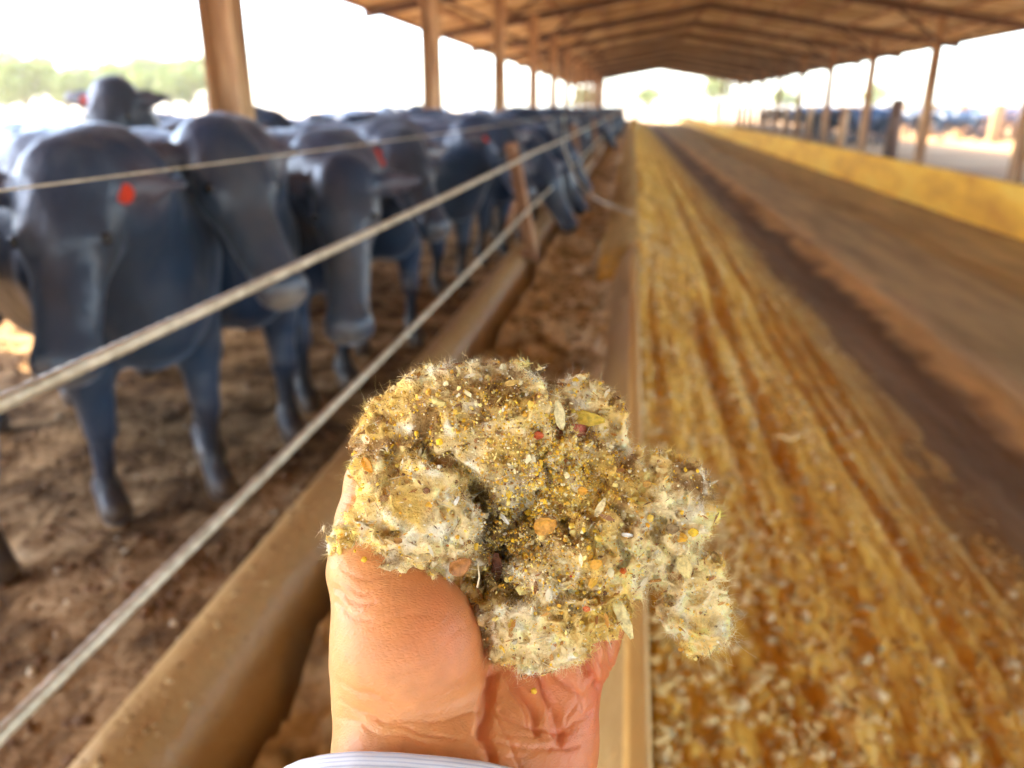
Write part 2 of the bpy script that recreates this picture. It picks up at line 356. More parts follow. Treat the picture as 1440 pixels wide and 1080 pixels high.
t = rng.random(n); cols = np.where(t[:,None] < .93, [[.20,.11,.06]], [[.62,.5,.34]])*rng.uniform(.5,1.3,(n,1))
tag(blobs('dirt_clods', P, rng.uniform(.005,.022,n), cols, M_clod), 'small dirt clods and pale crumbs on the pen floor', 'clods', kind='stuff')

# ------------------------------------------------------------------ bunks
def profile(name, prof, ys, m, parent, closed=True):
    k = len(prof); V = [(x, y, z) for y in ys for x, z in prof]
    F = [(i*k+j, i*k+(j+1)%k, (i+1)*k+(j+1)%k, (i+1)*k+j) for i in range(len(ys)-1) for j in range(k if closed else k-1)]
    o = link(name, mesh_np(name, V, [q[::-1] for q in F], False), m, parent)
    md = o.modifiers.new('bevel', 'BEVEL'); md.width = .012; md.segments = 3; md.limit_method = 'ANGLE'; md.angle_limit = R(40)
    o.data.polygons.foreach_set('use_smooth', [True]*len(o.data.polygons))
    wn_ = o.modifiers.new('normals', 'WEIGHTED_NORMAL'); return o
YS = [-3, 84]
bunk = empty('feed_bunk', (-.4, -3, 0)); tag(bunk, 'long concrete feed bunk with rounded cattle side curb beside the near cattle', 'feed bunk', 'concrete feed bunks')
bunk.location = (0, 0, 0)
cur = [(-.93,-.05),(-.93,.30)] + [(-.83+.10*math.cos(a), .36+.105*math.sin(a)) for a in np.linspace(math.pi, 0, 15)] + [(-.715,.30),(-.69,.22),(-.65,.15),(-.60,.10),(-.5,.05),(-.5,-.05)]
profile('cattle_side_curb', cur, YS, M_conc, bunk)
profile('trough_floor', [(-.5,-.05),(-.5,.05),(-.2,.05),(-.2,-.05)], YS, M_conc, bunk)
profile('lane_side_wall', [(-.2,-.05),(-.2,.05),(-.13,.10),(-.055,.40),(.02,.50),(.038,.54),(.074,.54),(.08,-.05)], YS, M_conc, bunk)
profile('lip', [(.034,.54),(.034,.575),(.078,.575),(.078,.54)], [-3, 5.2], M_lip, bunk)
def tr_h(P):
    x = P[...,0]; u = np.abs((x+.36)/.3)
    h = .265 + .05*np.clip(u,0,1)**2 + .09*fbm(P, 3.4, 3) + .07*np.abs(fbm(P, 9, 3)) + .02*fbm(P, 30, 2)
    return h
M_trf = mat('trough_feed', rough=.95); ramp_noise(M_trf, [(.34,(.14,.09,.04)),(.45,(.52,.40,.22)),(.56,(.82,.70,.44)),(.72,(.93,.85,.62))], 5, 9); bump(M_trf, 30, .8, .02)
o = sheet('trough_feed', np.linspace(-.66,-.07,50), np.concatenate([np.linspace(-1,.6,60)[:-1], ysp(.6,82,560)]), tr_h, M_trf)
tag(o, 'brown mixed feed lying in the bottom of the near trough', 'feed', kind='stuff')
n = 1800; P = np.zeros((n,3),f32); P[:,0] = rng.uniform(-.6,-.12,n); P[:,1] = .3+rng.random(n)**1.3*7; P[:,2] = tr_h(P)
cols = mixc((.2,.1,.03),(.62,.5,.26), rng.random(n))
tag(blobs('feed_lumps', P, rng.uniform(.006,.026,n), cols, M_clod), 'lumps of cotton feed lying on the trough feed', 'feed lumps', kind='stuff')

b2 = empty('feed_bunk', (0,0,0)); tag(b2, 'long ochre concrete bunk wall on the far right side of the lane', 'feed bunk', 'concrete feed bunks')
profile('lane_side_wall', [(4.66,-.05),(4.69,.60),(4.76,.61),(4.80,.57),(4.9,.12),(4.97,.06),(4.97,-.05)], YS, M_concy, b2)
profile('trough_floor', [(4.97,-.05),(4.97,.06),(5.35,.06),(5.35,-.05)], YS, M_conc, b2)
profile('cattle_side_curb', [(5.35,-.05),(5.35,.06),(5.48,.36),(5.52,.43),(5.6,.45),(5.68,.41),(5.7,.35),(5.7,-.05)], YS, M_conc, b2)

n = 500; P = np.zeros((n,3),f32); P[:,1] = .3+rng.random(n)**1.3*9; a_ = rng.normal(1.4,.35,n); P[:,0] = -.83+.10*np.cos(a_); P[:,2] = .36+.105*np.sin(a_); kk = vnoise(P,2.2) > .1; P = P[kk]; n = len(P)
tag(blobs('curb_crumbs', P, rng.uniform(.002,.010,n), mixc((.3,.17,.06),(.6,.42,.2), rng.random(n)), M_clod), 'crumbs of feed stuck on the rounded concrete curb', 'feed crumbs', kind='stuff')
# ------------------------------------------------------------------ cables and their posts
def cable(x, z, rad, label, twist=True, sag=.012):
    ys = np.concatenate([np.arange(-2.5, 7, .012), np.arange(7, 82.5, .5)]) if twist else np.arange(-2.5, 82.5, .25)
    k = 18; V = []
    a = np.arange(k)*2*np.pi/k
    for y in ys:
        ph = ((y+.2) % 5.9)/5.9; zz = z - sag*4*ph*(1-ph)
        tw = y*2*np.pi/.16; r = rad*(1+.10*np.cos(6*(a-tw))) if twist else rad*np.ones(k)
        V.append(np.stack([x + r*np.cos(a), np.full(k, y), zz + r*np.sin(a)], -1))
    V = np.concatenate(V); i = np.arange(len(ys)-1)[:,None]*k; j = np.arange(k)[None]; j2 = (j+1)%k
    F = np.stack([i+j, i+j2, i+k+j2, i+k+j], -1).reshape(-1,4)
    return tag(link('steel_cable', mesh_np('steel_cable', V, F, True), M_cable), label, 'cable', 'cables strung along the cattle side of the bunk')
cable(-.71, .80, .0095, 'lowest twisted pale steel cable strung just above the concrete curb')
cable(-.67, 1.20, .0095, 'middle twisted pale steel cable crossing in front of the near cows')
cable(-.64, 1.425, .0015, 'thin topmost cable crossing over the heads of the near cows', False)
for i in range(14):
    y = -.3 + 5.9*i
    if i == 0: continue
    t = empty('cable_post', (-.75, y, .40))
    tag(t, 'leaning rusty cable post on the bunk curb, nearest to the hand' if i == 1 else 'rusty cable post on the curb further along the bunk', 'post', 'rusty cable posts on the near bunk')
    mb = MB(); mb.bar((.06, .25, 0), (-.06, -.14, .86), .075, .06); mb.build('upright', M_steel, t, bevel=.004)
    mb = MB(); mb.tube([(0, .1, 0.16), (0, -.4, .5), (0, -.75, .36)], .018); mb.build('brace', M_steel, t, True)
    mb = MB(); mb.box(-.08,.06,.13,.32,.03,.06); mb.build('foot_plate', M_steel, t)
# loose wire hanging across the trough
mb = MB(); mb.tube([(-.68,8.2,1.42),(-.66,8.1,1.1),(-.5,7.6,.85),(-.3,7.2,.72),(-.1,7.0,.66),(.05,6.9,.63)], .011, 6)
tag(mb.build('loose_rope', M_cable, None, True), 'grey rope hanging slack from the cable across the trough', 'rope')
# ------------------------------------------------------------------ shed
shed = empty('cattle_shed', (2.35, -2, 0)); shed.location = (0,0,0)
tag(shed, 'long open sided cattle shed with rusty gabled roof over the feed lane', 'shed')
XE0, XE1, XR, ZE, ZR, Y0, Y1 = -5.8, 10.5, 2.35, 3.5, 4.85, -16.0, 82.0  # unseen roof stretch behind the camera is lengthened to cut frontal light
def roof_z(x): return ZE + (ZR-ZE)*(1-abs(x-XR)/(XR-XE0))
for s, xe in ((0, XE0), (1, XE1)):
    n = 60; V = []; pit = .25
    ny = int((Y1-Y0)/(pit/4)); yy = np.linspace(Y0, Y1, ny)
    zc = .025*np.sin(2*np.pi*yy/pit)
    Va = np.stack([np.full(ny, xe), yy, ZE+zc], -1); Vb = np.stack([np.full(ny, XR), yy, ZR+zc], -1)
    V = np.concatenate([Va, Vb, Va+[0,0,.004], Vb+[0,0,.004]]); i = np.arange(ny-1)
    F = np.concatenate([np.stack([i, i+ny, i+1+ny, i+1], -1), np.stack([i+2*ny, i+1+2*ny, i+1+3*ny, i+3*ny], -1)])
    link('roof_sheet', mesh_np('roof_sheet', V, F), M_roof, shed)
rows = [(-2.8, -.45), (8.0, .4)]
for px, ps in rows:
    for k in range(14):
        y = ps + 5.9*k
        if y > Y1: break
        zt = roof_z(px) - .12; mb = MB()
        mb.box(px-.11, px+.11, y-.012, y+.012, -.1, zt)
        mb.box(px-.12, px-.10, y-.10, y+.10, -.1, zt); mb.box(px+.10, px+.12, y-.10, y+.10, -.1, zt)
        p = mb.build('post', M_post, shed)
for k in range(14):
    y = -.05 + 5.9*k
    for xe in (XE0, XE1):
        mb = MB(); mb.bar((xe, y, ZE-.14), (XR, y, ZR-.14), .09, .18); mb.build('rafter', M_beam, shed)
    for px, sg in ((-2.8, 1), (8.0, -1)):
        mb = MB(); zt = roof_z(px)
        mb.bar((px, y, zt-.9), (px+sg*1.3, y, roof_z(px+sg*1.3)-.2), .07, .07); mb.bar((px, y, zt-.9), (px-sg*1.2, y, roof_z(px-sg*1.2)-.2), .07, .07)
        mb.build('knee_brace', M_beam, shed)
for x in np.arange(XE0+.1, XE1, 1.15):
    mb = MB(); z = roof_z(x)-.055; mb.box(x-.03, x+.03, Y0, Y1, z-.05, z+.02); mb.build('purlin', M_steel, shed)

# ------------------------------------------------------------------ cattle
def cow_mesh(poll, nose, seed=0, stance=0.0, hcol=(.034,.040,.050), muz=.3):
    poll = np.array(poll, f32); nose = np.array(nose, f32)
    lo = np.minimum([-1.95,-.5,-.02], np.minimum(poll, nose)-.3); hi = np.maximum([.5,.5,1.5], np.maximum(poll, nose)+.3)
    lo[2] = -.02
    P, lo, h = grid(lo, hi, .021)
    Q = P*np.array([1,1.22,.92], f32)
    def q(p): return (p[0], p[1]*1.22, p[2]*.92)
    d = s_cap(Q, q((-.02,0,.97)), q((-.65,0,.97)), .30, .35)
    d = smin(d, s_cap(Q, q((-.65,0,.97)), q((-1.3,0,1.03)), .35, .30), .15)
    d = smin(d, s_cap(Q, q((.0,0,1.2)), q((-.5,0,1.16)), .15, .2), .15)
    d = smin(d, s_ell(P, (.12,0,.82), (.20,.17,.22)), .10)
    for s in (-1, 1):
        o1 = stance*s
        d = smin(d, s_cap(P, (-.02,.20*s,.95), (.02+o1*.3,.2*s,.62), .15, .088), .10)
        d = smin(d, s_cap(P, (.02+o1*.3,.2*s,.62), (.03+o1*.6,.19*s,.38), .082, .056), .04)
        d = smin(d, s_cap(P, (.03+o1*.6,.19*s,.38), (.0+o1,.19*s,.13), .042, .038), .03)
        d = smin(d, s_cap(P, (.0+o1,.19*s,.12), (.05+o1,.19*s,.035), .05, .062), .03)
        d = smin(d, s_cap(P, (-1.35,.2*s,1.02), (-1.22,.23*s,.72), .24, .14), .12)
        d = smin(d, s_cap(P, (-1.22,.23*s,.72), (-1.5-o1*.4,.2*s,.47), .12, .07), .06)
        d = smin(d, s_cap(P, (-1.5-o1*.4,.2*s,.47), (-1.45-o1*.8,.2*s,.14), .055, .045), .04)
        d = smin(d, s_cap(P, (-1.45-o1*.8,.2*s,.13), (-1.4-o1*.8,.2*s,.035), .05, .062), .03)
    d = smin(d, s_cap(P, (-1.66,0,1.18), (-1.78,0,.8), .035, .025), .05)
    d = smin(d, s_cap(P, (-1.78,0,.8), (-1.77,0,.45), .03, .05), .05)
    F_ = nose - poll; L = np.linalg.norm(F_); F_ = F_/L
    S_ = np.cross([0,0,1], F_); S_ /= np.linalg.norm(S_); U_ = np.cross(F_, S_)
    bend = (np.array([.12,0,1.08]) + poll)/2 + np.array([0,0,.06])
    nk = poll - F_*.02 - U_*.02
    d = smin(d, s_cap(P, (.0,0,1.02), bend, .27, .20), .14); d = smin(d, s_cap(P, bend, nk, .20, .135), .10)
    d = smin(d, s_cap(P, (.1,0,.84), nk+F_*.08-U_*.1, .16, .08), .12)
    B3 = np.stack([F_, S_, U_])
    head = s_ell(P, poll + F_*.10 - U_*.02, (.18,.145,.125), B3)
    head = smin(head, s_cap(P, poll+F_*.12-U_*.04, nose-F_*.05-U_*.01, .112, .075), .06)
    head = smin(head, s_ell(P, nose - F_*.04 - U_*.015, (.075,.100,.075), B3), .03)
    head = smin(head, s_cap(P, poll+F_*.06-U_*.13, nose-F_*.1-U_*.06, .07, .045), .06)
    for s in (-1, 1):
        head = smin(head, s_ell(P, poll+F_*.17+S_*s*.095+U_*.035, (.05,.03,.035), B3), .03)
    d = smin(d, head, .05)
    for s in (-1, 1):
        e1 = (S_*s*.95 - F_*.18 - U_*.15); e1 = e1/np.linalg.norm(e1)
        e2 = (U_*.9+F_*.25) - e1*((U_*.9+F_*.25)@e1); e2 /= np.linalg.norm(e2); e3 = np.cross(e1, e2)
        ang = .25*s; a2 = e2*math.cos(ang)+e3*math.sin(ang); a3 = np.cross(e1, a2)
        c0 = poll + S_*s*.10 + F_*.01; d = smin(d, s_ell(P, c0 + e1*.10, (.085,.018,.062), np.stack([e1, a2, a3])), .02)
        d = smin(d, s_ell(P, c0 + e1*.15, (.105,.014,.034), np.stack([e1, a2, a3])), .02); d = smin(d, s_cap(P, c0, c0+e1*.08, .035, .03), .02)
        for sg in (1,):
            nn = nose + S_*s*.04 + F_*.03 + U_*.01
            d = np.maximum(d, -(np.sqrt(((P-nn)**2).sum(-1)) - .018))
    V, F = surfnet(d.astype(f32), lo, h)
    V = V.astype(f32)
    V = V + normals(V, F)*(.012*fbm(V + seed*7, 4, 4) + .004*fbm(V*np.array([1,1,.3],f32) + seed, 22, 3))[:, None]
    base = mixc((.007,.024,.060), (.026,.046,.076), .45+1.0*fbm(V*np.array([1,1,.45],f32) + seed*3, 3.0, 5))  # bluish glare over the black coat is put into its colour
    # brown cast on the flanks, pale muzzle, dark hooves, muddy shanks
    dm = np.linalg.norm(V - (nose + F_*.02 - U_*.02), axis=1)
    ht = np.clip(((V-poll)@F_)/.2+.4, 0, 1)*np.clip(1.35-np.linalg.norm(V-(poll+nose)/2,axis=1)/.32, 0, 1)*(.55+.6*fbm(V*np.array([1,1,.5],f32)+seed, 9, 3))
    base = mixc(base, hcol, ht); base = mixc(base, (.085,.105,.135), np.clip(fbm(V*np.array([1,1,.35],f32)+seed*2, 8, 4)*2.6-.5, 0, 1)*.55)  # head tint, then pale streaks that paint sheen onto the coat
    base = mixc(base, (.36,.31,.25), np.clip((.085-dm)/.04, 0, 1)*muz); base = mixc(base, (.004,.004,.005), np.clip((.05-np.abs(dm-.02))/.03, 0, 1)*.3)
    base = base*(1-np.clip((.5-V[:,2])/.5,0,1)[:,None]*.5) + np.array([.055,.04,.032])*np.clip((.5-V[:,2])/.5,0,1)[:,None]*.6
    base = mixc(base, (.10,.07,.05), np.clip((.09-V[:,2])/.03, 0, 1))
    mud = np.clip(fbm(V+seed*5, 5, 4)*2.2-.25, 0, 1)*np.clip((1.25-V[:,2])*1.2, 0, 1); base = mixc(base, (.085,.058,.040), mud*.7)
    for s in (-1, 1):
        ec = poll + S_*s*.24 - F_*.02 - U_*.02; base = mixc(base, (.10,.075,.085), np.clip((.13-np.linalg.norm(V-ec,axis=1))/.08,0,1)*.6)
    me = mesh_np('cow_body', V, F, True, base); me.materials.append(M_cow)
    return me, dict(poll=poll, nose=nose, F=F_, S=S_, U=U_)
def cow_obj(me, info, xy, deg, label, group=None, tags=(), eyes=True, scale=1.0):
    if not eyes and not tags:
        o = bpy.data.objects.new('cow', me); C.objects.link(o)
    else:
        o = empty('cow'); b = link('body', me, None, o)
    o.location = (xy[0], xy[1], 0); o.rotation_euler = (0, 0, R(deg)); o.scale = (scale,)*3
    tag(o, label, 'cow', group)
    if eyes:
        for s in (-1, 1):
            p = info['poll'] + info['F']*.185 + info['S']*s*.118 + info['U']*.045
            e = link('eye', EYE, None, o); e.location = p
    for s, k in tags:
        e1 = info['S']*s*.9 - info['F']*.18 - info['U']*.15; e1 = e1/np.linalg.norm(e1)
        p = info['poll'] + info['S']*s*.10 + e1*.065 + info['F']*(.045+.06*k) + info['U']*.035
        e = link('ear_tag', TAG, None, o); e.location = p
        e.rotation_euler = Vector(info['U']).to_track_quat('Z', 'Y').to_euler()
    return o
mb = MB()
k = 14; rr = .030
for zz in (-.0015, .0015):
    for j in range(k):
        a = 2*math.pi*j/k; mb.v.append((rr*.85*math.cos(a), rr*1.1*math.sin(a), zz))
mb.f += [tuple(range(k))[::-1], tuple(range(k, 2*k))] + [(j, (j+1)%k, k+(j+1)%k, k+j) for j in range(k)]
TAG = bpy.data.meshes.new('ear_tag'); TAG.from_pydata(mb.v, [], mb.f); TAG.materials.append(M_tag)
import bmesh
bm = bmesh.new(); bmesh.ops.create_uvsphere(bm, u_segments=12, v_segments=8, radius=.019); EYE = bpy.data.meshes.new('eye'); bm.to_mesh(EYE); bm.free()
EYE.materials.append(M_eye); EYE.polygons.foreach_set('use_smooth', [True]*len(EYE.polygons))

def near_cow(xy, deg, poll_w, nose_w, label, tags, seed, stance=.0, sc=1.0, **kw):
    a = R(deg); c, s = math.cos(a), math.sin(a)
    def loc(p):
        dx, dy = p[0]-xy[0], p[1]-xy[1]; return ((dx*c+dy*s)/sc, (-dx*s+dy*c)/sc, p[2]/sc)
    me, info = cow_mesh(loc(poll_w), loc(nose_w), seed, stance, **kw)
    return cow_obj(me, info, xy, deg, label, None, tags, True, sc)
near_cow((-1.78,2.54), -33, (-1.64,2.13,1.27), (-1.52,1.83,.80), 'black cow nearest the camera at left, red tag in one drooping ear', [(1,0)], 1, .06)
near_cow((-2.12,1.80), -30, (-2.05,1.15,1.15), (-1.9,.75,.75), 'black cow cut off by the left edge with one foreleg showing', [(-1,0)], 2, -.05)
near_cow((-1.70,3.10), -32, (-1.46,2.72,1.34), (-1.14,2.46,.89), 'black cow with pale muzzle held above the middle cable', [], 3, .05, hcol=(.075,.082,.088), muz=.85)
near_cow((-1.60,3.80), -24, (-1.20,3.25,1.19), (-1.08,2.86,.64), 'grey black cow lowering its broad head straight towards the camera', [], 4, -.04, hcol=(.085,.088,.092), muz=.5)
near_cow((-1.55,4.75), -35, (-1.25,4.30,1.27), (-.98,4.0,.88), 'dark cow with two red tags in its ear behind the lowered head', [(-1,0),(-1,1)], 5, .05)
near_cow((-1.50,6.45), -22, (-1.00,6.20,1.28), (-.76,5.95,.86), 'black cow with one red tag standing by the first cable post', [(-1,0)], 6, .0)
near_cow((-1.35,7.75), -15, (-.80,7.55,.95), (-.52,7.35,.42), 'black cow reaching over the curb with its head down in the trough', [], 7, .05)
near_cow((-3.35,5.15), -95, (-3.20,4.72,1.55), (-3.12,4.40,1.17), 'black cow with head raised above the backs of the others at left', [(-1,0)], 8, .0)
POSES = {'eat': ((.58,0,.92), (.86,.03,.43)), 'fwd': ((.55,.03,1.30), (.92,.10,.98)), 'low': ((.50,-.1,1.12), (.70,-.2,.68)), 'side': ((.42,.22,1.34), (.55,.62,1.12))}
PM = {k: cow_mesh(*v, seed=20+i, stance=.05*(-1)**i) for i, (k, v) in enumerate(POSES.items())}
r = random.Random(3)
y = 8.7; i = 0
while y < 78:
    pose = r.choice(['eat','eat','fwd','low','side']); me, info = PM[pose]
    cow_obj(me, info, (-1.30 + r.uniform(-.12,.05) - (.25 if pose != 'eat' else 0), y), r.uniform(-22, 12), 'black cow lined up at the trough further along the shed', 'cattle lined up along the near bunk', [(-1,0)] if y < 14 and i % 2 else (), y < 14, r.uniform(.95,1.03))
    y += r.uniform(.72, 1.2)*(1 + y/60); i += 1
g2 = [(-3.7,3.35,-25,'fwd'),(-4.3,5.3,-60,'low'),(-3.4,6.3,-10,'fwd'),(-3.9,7.4,70,'low'),(-3.3,8.6,-5,'side'),(-4.2,9.6,20,'fwd'),(-3.1,10.4,200,'low'),(-5.4,6.9,100,'low'),(-5.0,8.7,-30,'low'),(-3.5,12,-15,'side')]
g2 += [(r.uniform(-6.5,-3.2), yy, r.uniform(0,360), r.choice(['fwd','low','side'])) for yy in np.arange(13.5, 75, 1.9)]
for j, (x, y, a, pose) in enumerate(g2):
    cow_obj(*PM[pose], (x, y), a, 'black cow standing deeper in the left pen behind the feeding row', 'cattle standing in the left pen', (), False, r.uniform(.96,1.05))
for j in range(120):
    row = j % 3; x = 17.6 + row*1.5 + r.uniform(-.5,.5) + (j//3)*.02; y = 30 + (j//3)*1.25 + r.uniform(-.5,.5)
    pose = r.choice(['fwd','low','side','eat'])
    cow_obj(*PM[pose], (x, y), r.uniform(0, 360), 'distant dark cow in the herd behind the pale fence', 'distant herd in the right pens', (), False, r.uniform(.95,1.05))

# ------------------------------------------------------------------ right pens: posts and fences
def fence(name, label, pts, hpost, wpost, mpost, rails, mrail, x_dir=True):
    t = empty(name, (pts[0][0], pts[0][1], 0)); t.location = (0,0,0); tag(t, label, 'fence')
    for (x, y) in pts:
        mb = MB(); mb.box(x-wpost/2, x+wpost/2, y-wpost/2, y+wpost/2, -.1, hpost); mb.build('post', mpost, t, bevel=.02)
    for z in rails:
        mb = MB(); mb.tube([(x+wpost/2+.02, y, z) for x, y in pts], .03, 6); mb.build('rail', mrail, t, True)
    return t
fence('pen_fence', 'pale post fence in front of the distant herd at right', [(16.0, 27+4.0*i) for i in range(14)], 1.62, .42, M_pale, (.5,.85,1.2,1.5), M_steel)
fence('pen_fence', 'far fence of thin rails behind the distant herd', [(27, 20+5*i) for i in range(20)], 1.5, .2, M_pale, (.6,1.1,1.45), M_steel)
mb = MB(); mb.tube([(7.96,26.48,-.1),(7.97,26.48,.8),(7.99,26.5,1.72)], [.21,.2,.18], 12)
tag(mb.build('wooden_post', M_wood, None, True), 'short thick dark wooden post beside the right row of shed posts', 'post')
for i in range(6):
    mb = MB(); y = 32.6+5.9*i; mb.tube([(7.95,y,-.1),(7.96,y,.8),(7.97,y,1.5)], [.15,.15,.14], 10)
    tag(mb.build('wooden_post', M_post, None, True), 'short rusty brown post between the tall shed posts of the right row', 'post', 'short posts in the right row')
fence('pen_fence', 'cross fence closing the end of the left pen', [(-12+1.9*i, 80) for i in range(6)], 1.5, .15, M_steel, (.5,.9,1.3), M_steel)

fence('yard_gate', 'pale gate and posts standing in the light beyond the far end of the shed', [(-1+1.5*i, 95) for i in range(8)], 2.0, .3, M_pale, (.5,.9,1.3,1.7), M_pale)
for j in range(40):
    cow_obj(*PM[r.choice(['fwd','low','side'])], (9.5+r.uniform(0,5.5), 36+j*.72), r.uniform(0,360), 'dark cow standing in the pen between the shed posts and the pale fence', 'cattle in the right pen', (), False, r.uniform(.95,1.05))
# ------------------------------------------------------------------ trees far left and right
def tree_mesh(seed, H=6.0, W=3.2):
    rs = np.random.default_rng(seed); n = 5200
    c = rs.normal(0, 1, (26, 3)); c /= np.linalg.norm(c, axis=1, keepdims=True); c *= rs.uniform(.35, 1, (26,1))
    c = c*np.array([W*.8, W*.8, H*.27]) + [0,0,H*.62]
    i = rs.integers(0, 26, n); P = rs.normal(0, 1, (n,3)); P /= np.linalg.norm(P, axis=1, keepdims=True)
    P = c[i] + P*(rs.random((n,1))**.4)*np.array([.95,.95,.7])*rs.uniform(.6,1.1,(26,1))[i]
    a = rs.normal(0,1,(n,3)); b = rs.normal(0,1,(n,3)); a /= np.linalg.norm(a,axis=1,keepdims=True); b /= np.linalg.norm(b,axis=1,keepdims=True)
    s = rs.uniform(.09,.2,(n,1)); V = np.stack([P-a*s, P+b*s*.6, P+a*s, P-b*s*.6], 1).reshape(-1,3)
    cr = mesh_np('crown', V, np.arange(n*4).reshape(-1,4)); cr.materials.append(M_leaf)
    mb = MB(); mb.tube([(0,0,-.1),(.05,0,H*.25),(-.05,.05,H*.55),(0,0,H*.8)], [.22,.17,.1,.04], 8)
    for k in range(6):
        q = c[k]; mb.tube([(0,0,H*(.22+.04*k)), (q[0]*.5,q[1]*.5,H*.42+k*.05), tuple(q)], [.09,.06,.02], 6)
    tr = bpy.data.meshes.new('trunk'); tr.from_pydata(mb.v, [], mb.f); tr.materials.append(M_bark)
    return cr, tr
TM = [tree_mesh(1), tree_mesh(2, 7, 3.8), tree_mesh(5, 5, 3.4)]
tl = []
for i in range(17):
    an = R(-45 + 16.2*i/16 + r.uniform(-.4,.4)); dd = r.uniform(72, 100); tl.append((dd*math.sin(an), dd*math.cos(an)))
tl += [(-9, 150), (2, 138), (14, 144), (27, 152), (38, 140)]
for i, (x, y) in enumerate(tl):
    t = empty('tree', (x, y, -.06), r.uniform(0,6)); t.scale = (r.uniform(.85,1.15),)*3
    cr, tr = TM[i % 3]; link('crown', cr, None, t); link('trunk', tr, None, t)
    tag(t, *(('green leafy tree in the sunlit row far beyond the left pen', 'tree', 'trees far beyond the left pen') if i < 17 else ('faint tree in the glare beyond the open far end of the shed', 'tree', 'trees beyond the far end')))

# ------------------------------------------------------------------ the hand and what it holds
# modelled life-size in a local frame whose axes are the photographer's right, up and towards-the-eye
HO = np.array([0, 0, -.30], f32)                       # frame origin, 30 cm from the eye
HM = cam.rotation_euler.to_matrix().to_4x4(); HM.translation = Vector(cam.location) + HM.to_3x3() @ Vector(HO)
def H(u, v, z):                                        # measured point -> local metres
    return np.array([(u-720)/FPX*z, -(v-540)/FPX*z, -z], f32) - HO
def px(r, z): return r/FPX*z
def uv(V):
    W = V + HO; return 720 + FPX*W[:,0]/-W[:,2], 540 - FPX*W[:,1]/-W[:,2]
def cap(P, a, b, ra, rb): return s_cap(P, H(*a), H(*b), px(ra, a[2]), px(rb, b[2]))
P, lo, h = grid(H(430,1420,.22)*[1,1,0]+[-.012,0,-.075], [H(930,0,.33)[0]+.0, H(0,500,.35)[1], .055], .0009)
# palm fan: metacarpals
d = cap(P, (640,1120,.287), (640,900,.318), 112, 75)
for tgt, r0, r1 in (((600,770,.338),64,56), ((680,750,.345),60,54), ((750,780,.342),58,52), ((808,835,.330),52,48)):
    d = smin(d, cap(P, (650+(tgt[0]-690)*.45,1030,.311), (tgt[0],tgt[1],tgt[2]+.006), r0, r1), .010)
# heel and hypothenar
d = smin(d, s_ell(P, H(745,1015,.303), (px(98,.30), px(112,.30), .017), None), .012)
d = smin(d, s_ell(P, H(795,930,.312), (px(55,.31), px(80,.31), .014), None), .008)
d = smin(d, cap(P, (745,1090,.292), (700,1160,.285), 88, 108), .012)
# forearm under the cuff
d = smin(d, cap(P, (640,1110,.285), (585,1400,.246), 128, 150), .016)
d = smin(d, cap(P, (560,1060,.282), (530,1400,.25), 92, 110), .016)
# thumb: ball, knuckle, tip curling over behind the lint
th = s_ell(P, H(577,925,.288), (px(103,.29), px(128,.29), .024), None)
th = smin(th, s_ell(P, H(556,1005,.288), (px(84,.29), px(80,.29), .017), None), .012)
th = smin(th, cap(P, (555,900,.292), (520,800,.297), 78, 54), .012)
th = smin(th, cap(P, (520,800,.297), (517,735,.303), 52, 40), .008)
th = smin(th, cap(P, (517,735,.303), (526,680,.308), 41, 38), .006)
th = smin(th, cap(P, (526,680,.308), (552,640,.308), 37, 31), .005)
d = smin(d, th, .0045)
# skin folds over the palm hollow
for a, b, r in (((698,900,.300),(738,985,.294),15), ((735,900,.302),(778,985,.294),16), ((782,880,.303),(812,970,.295),17), ((835,880,.304),(838,950,.298),16)):
    d = smin(d, cap(P, a, b, r, r*.55), .004)
# fingers, each its own bent chain rooted at the palm edge, curling up round the handful
for ch in (((600,770,.338,52),(575,660,.352,46),(585,580,.345,41),(622,560,.322,36)),
           ((680,750,.345,54),(672,640,.360,47),(690,570,.352,42),(722,556,.326,36)),
           ((750,780,.342,51),(765,680,.358,45),(782,620,.350,41),(796,606,.322,33)),
           ((812,850,.326,47),(848,800,.345,40),(872,760,.345,36),(885,742,.325,31))):
    fd = None
    for a, b in zip(ch, ch[1:]):
        c1 = cap(P, a[:3], b[:3], a[3], b[3]); fd = c1 if fd is None else smin(fd, c1, .003)
    d = smin(d, fd, .004)
# little finger side seen right of the lint
d = smin(d, cap(P, (835,915,.316), (866,845,.322), 34, 24), .007)
V, F = surfnet(d.astype(f32), lo, h); V = V.astype(f32); del P, d, th
for _ in range(2):                                      # light smoothing
    acc = np.zeros_like(V); cn = np.zeros(len(V))
    for k in range(4):
        a, b = F[:,k], F[:,(k+1)%4]
        for c in range(3): acc[:,c] += np.bincount(a, V[b,c], len(V)) + np.bincount(b, V[a,c], len(V))
        cn += np.bincount(a, minlength=len(V)) + np.bincount(b, minlength=len(V))
    V = .5*V + .5*(acc/cn[:,None]).astype(f32)
Nn = normals(V, F); U_, V_ = uv(V)
def polyd(pts):
    dd = np.full(len(V), 1e9)
    for (x0,y0),(x1,y1) in zip(pts, pts[1:]):
        t = np.clip(((U_-x0)*(x1-x0)+(V_-y0)*(y1-y0))/((x1-x0)**2+(y1-y0)**2), 0, 1)
        dd = np.minimum(dd, np.hypot(U_-x0-t*(x1-x0), V_-y0-t*(y1-y0)))
    return dd
front = np.clip(Nn[:,2]*3, 0, 1); cre = np.zeros(len(V))
